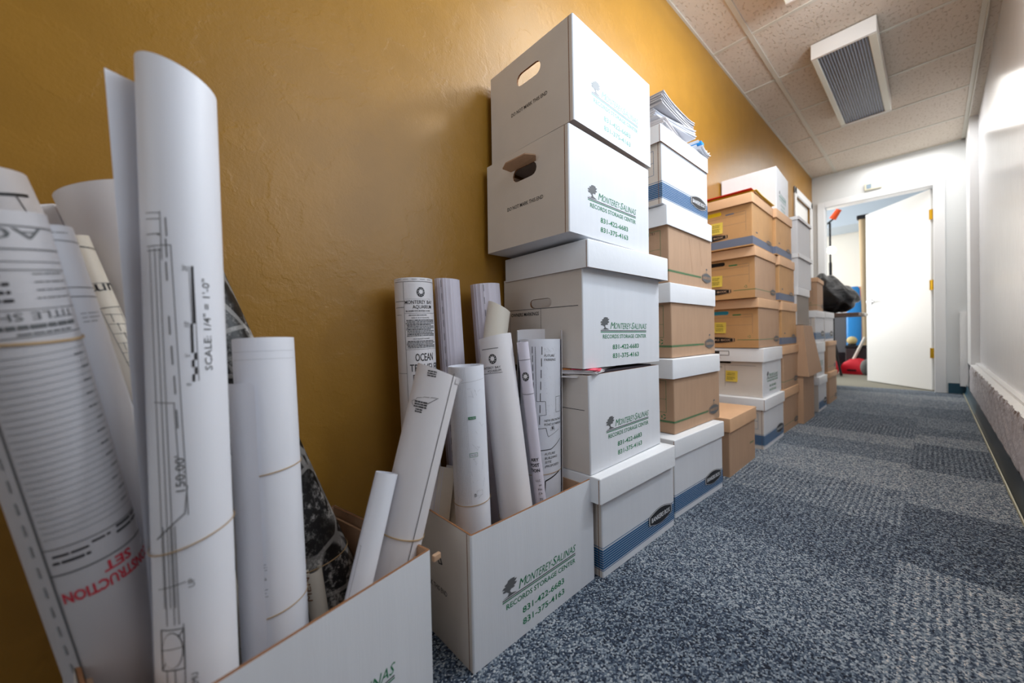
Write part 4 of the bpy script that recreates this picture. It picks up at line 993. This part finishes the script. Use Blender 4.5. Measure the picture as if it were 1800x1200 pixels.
# ceiling
mb = MB(); mb.box(XL-.12, Y0, ZC, XR+.12, YF+.12, ZC+.05, TILE)
struct(mb.build('ceiling'))
mb = MB()
YT = [2.57+.59*k for k in range(-8, 5)]
for y in YT: mb.box(XL, y-.011, ZC-.004, .20, y+.011, ZC, TEE)
for x0, x1 in ((-.722, -.698), (XL, XL+.012), (.186, .212)): mb.box(x0, Y0, ZC-.006, x1, YF, ZC-.0005, TEE)
mb.box(XL, YF-.02, ZC-.006, XR, YF, ZC-.0005, TEE); mb.box(.208, Y0, ZC-.02, .214, 4.95, ZC, TEE)
struct(mb.build('trim_5'))
# far wall with the doorway
DX0, DX1, DH = -.82, .02, 2.035
mb = MB(); mb.box(XL-.12, YF, 0, DX0, YF+.12, ZC, WH); mb.box(DX1, YF, 0, XR+.12, YF+.12, ZC, WH); mb.box(DX0, YF, DH, DX1, YF+.12, ZC, WH); struct(mb.build('wall_far'))
mb = MB(); mb.box(DX1+.075, YF-.006, 0, .205, YF, .098, TL); struct(mb.build('baseboard_far'))
r = struct(empty('door_1', loc=(DX1, YF, 0)))
mb = MB(); c_ = .065
for x0, x1, z0, z1 in ((DX0-c_+.01, DX0+.01, 0, DH+c_-.01), (DX1-.01, DX1+c_, 0, DH+c_-.01), (DX0+.0105, DX1-.0105, DH-.01, DH+c_-.01)):
    mb.bev_box(x0-DX1, -.016, z0, x1-DX1, 0, z1, TR, .004)
mb.box(DX0-DX1, 0, 0, DX0-DX1+.012, .12, DH, TR); mb.box(-.012, 0, 0, 0, .12, DH, TR); mb.box(DX0-DX1, 0, DH-.012, 0, .12, DH, TR)
mb.build('door_frame', r)
th = math.radians(130)   # leaf swings into the room beyond
HM = Matrix.Translation((-.014, .105, 0)) @ Matrix.Rotation(PI-math.radians(50), 4, 'Z')
mb = MB(); mb.bev_box(0, -.02, .008, .815, .02, 2.018, DR, .002); leaf = mb.build('door_leaf', r, M=HM)
CH = mat('chrome', (200, 202, 206), .18, metal=1); BR = mat('brass', (206, 160, 40), .3, metal=1)
for sgn in (-1, 1):
    mb = MB(); mb.cyl((.755, sgn*.02, .96), (.755, sgn*.032, .96), .032, CH, 24); mb.cyl((.755, sgn*.03, .96), (.755, sgn*.058, .96), .011, CH, 14); mb.cyl((.76, sgn*.055, .96), (.65, sgn*.058, .957), .0095, CH, 12, r2=.008)
    mb.build('door_handle', leaf, smooth=.7)
for z in (.38, 1.06, 1.76):
    mb = MB(); mb.cyl((-.019, .072, z-.05), (-.019, .072, z+.05), .0085, BR, 12); mb.box(-.040, .076, z-.05, -.0122, .080, z+.05, BR); mb.build('door_hinge', r, smooth=.7)
# doorway in the mustard wall
r = struct(empty('door_2', loc=(XL, (D0+D1)/2, 0))); dw = (D1-D0)/2
mb = MB()
for a0, a1, z0, z1 in ((-dw-.06, -dw+.01, 0, DZ+.06), (dw-.01, dw+.06, 0, DZ+.06), (-dw-.06, dw+.06, DZ-.01, DZ+.06)): mb.bev_box(0, a0, z0, .016, a1, z1, TR, .004)
mb.build('door_frame', r); mb = MB(); mb.bev_box(-.06, -dw, .008, -.02, dw, DZ-.004, DR, .003)
for z0, z1 in ((.2, .9), (1.05, 1.9)): mb.bev_box(-.022, -dw+.1, z0, -.014, dw-.1, z1, DR, .004)
mb.build('door_leaf', r)
# chime box above the doorway
r = tag(empty('wall_chime', loc=(-.41, YF, 2.150)), 'small cream box with a grey-blue square, on the wall above the doorway', 'wall sensor')
mb = MB(); mb.bev_box(-.066, -.03, -.038, .066, 0, .038, mat('cream_plastic', (226, 222, 200), .5), .005); mb.build('housing', r)
mb = MB(); mb.box(-.05, -.033, -.024, -.012, -.0295, .022, mat('grey_blue_plastic', (128, 150, 168), .4)); mb.build('window_patch', r)

# ceiling luminaires
m, nt, b, L = nodes('prismatic_lens', .22); tc = nt.nodes.new('ShaderNodeTexCoord').outputs['Object']; sp = nt.nodes.new('ShaderNodeSeparateXYZ'); L(tc, sp.inputs[0])
w1 = mth(nt, 'SINE', mth(nt, 'MULTIPLY', sp.outputs[0], 2*PI/.0135)); w2 = mth(nt, 'SINE', mth(nt, 'MULTIPLY', sp.outputs[1], 2*PI/.012))
k = mth(nt, 'ADD', mth(nt, 'MULTIPLY', w1, .4), mth(nt, 'ADD', mth(nt, 'MULTIPLY', w2, .12), .5))
L(ramp(nt, k, [(.1, (28, 36, 54)), (.6, (62, 76, 102)), (.95, (140, 150, 180))]), b.inputs['Base Color']); bump(nt, b, k, .8, .004); LENS = m  # dark-to-pale stripes paint the rib reflections into the lens colour
LIT = mat('lit_lens', (250, 246, 236), .5, emit=((255, 246, 228), 1.5))
HS = mat('white_enamel', (240, 238, 234), .3); ST = mat('frosted_side_lens', (236, 238, 226), .35)
def luminaire(x, y0, y1, lab, lens, on=False):
    r = tag(empty('ceiling_light', loc=(x, (y0+y1)/2, ZC-.006)), lab, 'ceiling light', 'box luminaires on the tiled ceiling'); h = (y1-y0)/2; w = .146; d = -.092
    mb = MB(); mb.bev_box(-w, -h, d, w, -h+.02, 0, HS, .004); mb.bev_box(-w, h-.02, d, w, h, 0, HS, .004)
    mb.box(-w, -h+.02, d+.02, -w+.006, h-.02, 0, HS); mb.box(w-.006, -h+.02, d+.02, w, h-.02, 0, HS); mb.box(-w, -h+.02, -.006, w, h-.02, 0, HS)
    mb.build('housing', r, smooth=.5)
    mb = MB(); mb.bev_box(-w, -h+.02, d, -w+.030, h-.02, d+.02, ST, .004); mb.bev_box(w-.036, -h+.02, d, w, h-.02, d+.02, ST, .004); mb.build('side_rail', r)
    mb = MB(); mb.box(-w+.030, -h+.02, d+.006, w-.036, h-.02, d+.010, lens); mb.build('lens', r)
luminaire(-.345, 2.945, 4.10, 'unlit box light fixture with a ribbed dark lens, hung under the tiled ceiling', LENS)
luminaire(-.345, 1.20, 2.36, 'lit box light fixture, the nearer one of the ceiling row', LIT)
mb = MB(); mb.box(XL-.12, Y0-.1, 0, XR+.12, Y0, ZC, WH); struct(mb.build('wall_rear'))

# ------------------------------------------------------------------ table, bag at the end of the stacks
WD = mat('brown_table_top', (112, 92, 82), .5); BM = mat('black_metal', (26, 26, 30), .4, metal=.4)
r = tag(empty('folding_table', loc=(-.68, 5.02, 0)), 'narrow dark-topped table at the hall end, carrying the black bag', 'table')
mb = MB(); mb.bev_box(-.22, -.26, .765, .22, .30, .795, WD, .004); mb.build('table_top', r)
mb = MB(); mb.bev_box(.19, .0, .77, .235, .315, .80, mat('white_cover', (226, 222, 212), .5), .005); mb.build('edge_cover', r)
for x, y in ((-.19, -.2), (-.03, -.2), (-.19, .24), (-.03, .24)): mb = MB(); mb.cyl((x, y, 0), (x, y, .766), .010, BM, 10); mb.build('leg', r, smooth=.7)
m, nt, b, L = nodes('black_bag_plastic', .22); tc = nt.nodes.new('ShaderNodeTexCoord').outputs['Object']; b.inputs['Base Color'].default_value = lin((22, 24, 30))
bump(nt, b, noise(nt, tc, 14, 5, .6, (.5, 1, 2.2)), 1, .03); BAG = m
r = tag(empty('bin_bag', loc=(-.69, 4.98, .797)), 'bulging shiny black plastic bag on the table at the hall end', 'bag')
bm = bmesh.new(); bmesh.ops.create_uvsphere(bm, u_segments=48, v_segments=30, radius=1)
for v in bm.verts:
    x, y, z = v.co; k = 1+.05*math.sin(7*x+4*z)+.04*math.sin(11*y+6*z+1)+.03*math.sin(17*x-9*y)
    zz = (z+1)/2; zz = zz**.8
    v.co = Vector((x*.23*k*(1.05-.25*zz), y*.26*k*(1.05-.2*zz), max(0, zz*.42*(1-.35*(x+.2 if x > -.2 else 0))+.02*math.sin(9*x+5*y)*(zz > .05))))
mb = MB(); mb.bm(bm, BAG); bm.free(); mb.build('bag_body', r, smooth=2)

# ------------------------------------------------------------------ the room beyond the door
YB = 9.0
WF = mat('far_room_wall', (236, 232, 222), .6); CF_ = mat('far_room_ceiling', (240, 240, 238), .7)
mb = MB(); mb.box(-3.2, YB, 0, 1.9, YB+.1, 2.75, WF); struct(mb.build('wall_back'))
mb = MB(); mb.box(-3.2, YF+.12, 0, -3.1, YB, 2.75, WF); struct(mb.build('wall_far_left'))
mb = MB(); mb.box(1.8, YF+.12, 0, 1.9, YB, 2.75, WF); struct(mb.build('wall_far_right'))
mb = MB(); mb.box(-3.2, YF+.12, 2.7, 1.9, YB, 2.8, CF_); mb.box(-2.6, 8.2, 2.35, 1.8, 8.9, 2.7, mat('duct_paint', (186, 200, 214), .5)); struct(mb.build('ceiling'))
def simple(name, lab, cat, loc, fn, part='body', group=None, smooth=None, rz=0):
    r = tag(empty(name, place(*loc, rz)), lab, cat, group); out = fn(r)
    return r
TAN = mat('tan_canvas', (176, 156, 126), .8, bump=.4, bscale=80); RED = mat('red_fabric', (214, 22, 44), .55, bump=.3, bscale=60); ORG = mat('orange_plastic', (240, 84, 20), .4)
def canvas(r):
    mb = MB(); mb.cyl((0, 0, 0), (-.03, 0, 2.28), .042, TAN, 22); mb.build('roll_of_canvas', r, smooth=.7)
    mb = MB(); mb.bev_box(-.09, -.06, 2.27, .05, .06, 2.33, BM, .01); mb.build('top_cap', r)
simple('canvas_roll', 'tall upright tan canvas roll standing beside the open door in the far room', 'canvas roll', (-.655, 7.62, 0), canvas)
def pole(r):
    mb = MB(); mb.cyl((0, 0, 0), (0, 0, 2.2), .022, TR, 14); mb.build('tube', r, smooth=.7)
    for z, l in ((.95, .07), (1.27, .07), (2.1, .16)): mb = MB(); mb.cyl((0, 0, z), (0, 0, z+l), .029, BM, 14); mb.build('black_band', r, smooth=.7)
simple('banded_pole', 'white pole with black bands right beside the open door leaf in the far room', 'pole', (-.57, 7.36, 0), pole)
def stand(r):
    mb = MB(); mb.cyl((0, 0, .45), (0, 0, 2.25), .013, BM, 10); mb.cyl((0, 0, 1.2), (0, 0, 1.65), .02, BM, 10); mb.build('column', r, smooth=.7)
    for a in (0, 2.1, 4.2): mb = MB(); mb.cyl((0, 0, .62), (.13*math.cos(a), .13*math.sin(a), .012), .011, BM, 8); mb.build('leg', r, smooth=.7)
    mb = MB(); mb.cyl((-.12, 0, 2.17), (.09, 0, 2.34), .012, BM, 8); mb.build('boom', r, smooth=.7)
    mb = MB(); mb.cyl((.03, 0, 2.30), (.11, -.02, 2.42), .045, ORG, 14, r2=.035); mb.build('orange_head', r, smooth=.7)
    mb = MB(); mb.cyl((.02, -.02, 1.83), (.02, -.07, 1.83), .05, mat('lamp_glow', (255, 250, 235), .5, emit=((255, 248, 230), 14)), 18); mb.build('lamp_lens', r)
simple('light_stand', 'black light stand with an orange head, seen through the doorway', 'light stand', (-1.02, 7.35, 0), stand)
for k, (x, z) in enumerate(((-1.12, 1.22), (-.86, 1.20))):
    def lamp(r):
        mb = MB(); mb.cyl((0, .12, 0), (0, 0, 0), .05, BM, 18, r2=.08); mb.build('lamp_shell', r, smooth=.7); mb = MB(); mb.cyl((0, -.002, 0), (0, .004, 0), .072, MATS['lamp_glow'], 20); mb.build('lamp_glass', r)
        mb = MB(); mb.cyl((0, .1, 0), (0, .1, -(z)), .009, BM, 8); mb.build('stem', r)
    simple('studio_lamp', ('glowing lamp left of the stand column, low behind the black bag', 'glowing lamp right of the stand column, just above the black bag')[k], 'lamp', (x, 7.9, z), lamp)
def blueb(r):
    n = 14; vs = [(x*.085, y*.02, z) for z in (0.02, .16, .32, 1.0, 1.16, 1.24, 1.28) for x, y in [(math.cos(2*PI*i/n)*(1 if .1 < z < 1.1 else .6 if z > 1.26 else .85), math.sin(2*PI*i/n)) for i in range(n)]]
    mb = MB(); mb.add(vs, [(k*n+i, k*n+(i+1) % n, (k+1)*n+(i+1) % n, (k+1)*n+i) for k in range(6) for i in range(n)]+[tuple(range(6*n, 7*n)), tuple(range(n-1, -1, -1))], mat('blue_board', (40, 140, 216), .3)); mb.build('board', r, smooth=1)
simple('foam_board', 'bright blue upright board leaning behind the tan canvas roll', 'board', (-.79, 7.6, .0), blueb)
def frame(r):
    mb = MB(); mb.box(-.16, 0, 0, .16, .03, 1.33, mat('orange_wood', (214, 126, 52), .5)); mb.box(-.13, -.004, .06, .13, .0, 1.27, mat('red_panel', (196, 84, 60), .5)); mb.build('panel', r)
simple('framed_panel', 'orange-framed panel standing behind the blue board', 'panel', (-.86, 8.3, 0), frame)
def greyp(r):
    mb = MB(); mb.bev_box(-.075, 0, .28, .075, .12, .86, mat('grey_cloth', (96, 98, 104), .7), .01); mb.build('case', r); mb = MB(); mb.box(-.08, -.01, .86, .08, .13, .9, TR); mb.build('cap', r); mb = MB(); mb.box(-.075, 0, 0, .075, .12, .28, BM); mb.build('base', r)
simple('grey_case', 'upright grey case with a white cap, between the black stand and the blue board', 'case', (-.95, 7.60, 0), greyp)
for k, (x, w, lab) in enumerate(((-1.0, .20, 'red fabric bag on the far room floor, the one beside the box stacks'), (-.73, .24, 'red fabric bag on the far room floor, the wider one nearer the door leaf'))):
    def bag(r):
        bm = bmesh.new(); bmesh.ops.create_cube(bm, size=1); bmesh.ops.subdivide_edges(bm, edges=bm.edges[:], cuts=5, use_grid_fill=True)
        for v in bm.verts:
            x_, y_, z_ = v.co; sq = 1-.25*(2*z_)**2*.6; v.co = Vector((x_*w*1.1*sq+.02*z_, y_*.2*sq, (z_+.5)*.22*(1-.3*(abs(x_)*2)**2*(z_ > 0))+.012*math.sin(x_*20)*(z_ > 0)))
        mb = MB(); mb.bm(bm, RED); bm.free(); mb.build('bag_body', r, smooth=1)
        mb = MB(); mb.box(-.05, -.112, .05, .05, -.104, .07, BM); mb.build('strap', r)
    simple('red_bag', lab, 'bag', (x, 7.0+.15*k, 0), bag, rz=.2-.5*k, group='red bags on the far room floor')
def crate(r):
    mb = MB(); mb.bev_box(-.12, -.1, 0, .12, .12, .36, mat('dark_crate', (44, 36, 38), .6), .01); mb.build('crate_body', r); mb = MB(); mb.bev_box(-.125, -.105, .36, .125, .125, .40, BM, .008); mb.build('crate_lid', r)
simple('equipment_crate', 'dark equipment crate behind the red bags', 'crate', (-.735, 7.40, .0), lambda r: (crate(r),))
r = tag(empty('light_bar', loc=(-.74, 7.278, .0)), 'pale diagonal bar leaning over the dark crate, by the canvas roll foot', 'bar')
mb = MB(); mb.cyl((-.10, 0, .005), (.10, .0, .52), .018, mat('pale_plastic', (206, 202, 190), .4), 10); mb.build('tube', r, smooth=.7)
def tripod(r):
    mb = MB(); mb.cyl((0, 0, .3), (0, 0, .95), .022, BM, 10); mb.build('column', r, smooth=.7)
    for a in (.5, 2.6, 4.7): mb = MB(); mb.cyl((0, 0, .7), (.13*math.cos(a), .13*math.sin(a), .015), .014, BM, 8); mb.build('leg', r, smooth=.7)
    mb = MB(); mb.bev_box(-.04, -.04, .93, .04, .04, 1.0, BM, .01); mb.build('head', r)
simple('tripod', 'squat black tripod just inside the doorway, under the table edge height', 'tripod', (-.93, 6.55, 0), tripod)
def foam(r):
    bm = bmesh.new(); bmesh.ops.create_uvsphere(bm, u_segments=20, v_segments=12, radius=.06); mb = MB(); mb.bm(bm, mat('straw_foam', (200, 184, 130), .7)); bm.free(); mb.build('ball', r, smooth=2, M=Matrix.Translation((0, 0, .07)))
    mb = MB(); mb.cyl((0, 0, 0), (0, 0, .02), .05, BM, 14); mb.build('foot', r)
simple('reflector_ball', 'pale straw-coloured ball on the dark crate', 'ball', (-.79, 7.38, .402), foam)
def coil(r):
    mb = MB(); N = 90
    pts = [Vector((.085*math.cos(i*.42)*(1+.06*math.sin(i*1.7)), .085*math.sin(i*.42), .012+.0012*i)) for i in range(N)]
    for a, b in zip(pts, pts[1:]): mb.cyl(a, b, .008, BM, 6, caps=False)
    mb.build('cable', r, smooth=1)
simple('cable_coil', 'coil of black cable on the far room floor between the red bags and the doorway', 'cable', (-.98, 6.72, 0), coil)
def bin_(r):
    mb = MB(); mb.cyl((0, 0, 0), (0, 0, .42), .085, mat('galvanised_grey', (120, 122, 124), .45, metal=.3), 24, r2=.10); mb.build('bin_body', r, smooth=.7)
    mb = MB(); mb.cyl((0, 0, .42), (0, 0, .445), .106, TR, 24); mb.build('rim', r, smooth=.7)
simple('waste_bin', 'round grey bin with a white rim among the clutter past the doorway', 'bin', (-1.04, 8.05, 0), bin_)
r = tag(empty('grey_pouch', loc=(-.60, 7.0, 0)), 'dark grey mesh pouch at the foot of the door leaf, beyond it', 'pouch')
bm = bmesh.new(); bmesh.ops.create_uvsphere(bm, u_segments=20, v_segments=12, radius=1); 
for v in bm.verts: v.co = Vector((v.co.x*.07, v.co.y*.07, (v.co.z+1)*.11))
mb = MB(); mb.bm(bm, mat('grey_mesh_cloth', (92, 92, 90), .8, bump=.8, bscale=120)); bm.free(); mb.build('pouch_body', r, smooth=2)
#NEXT#
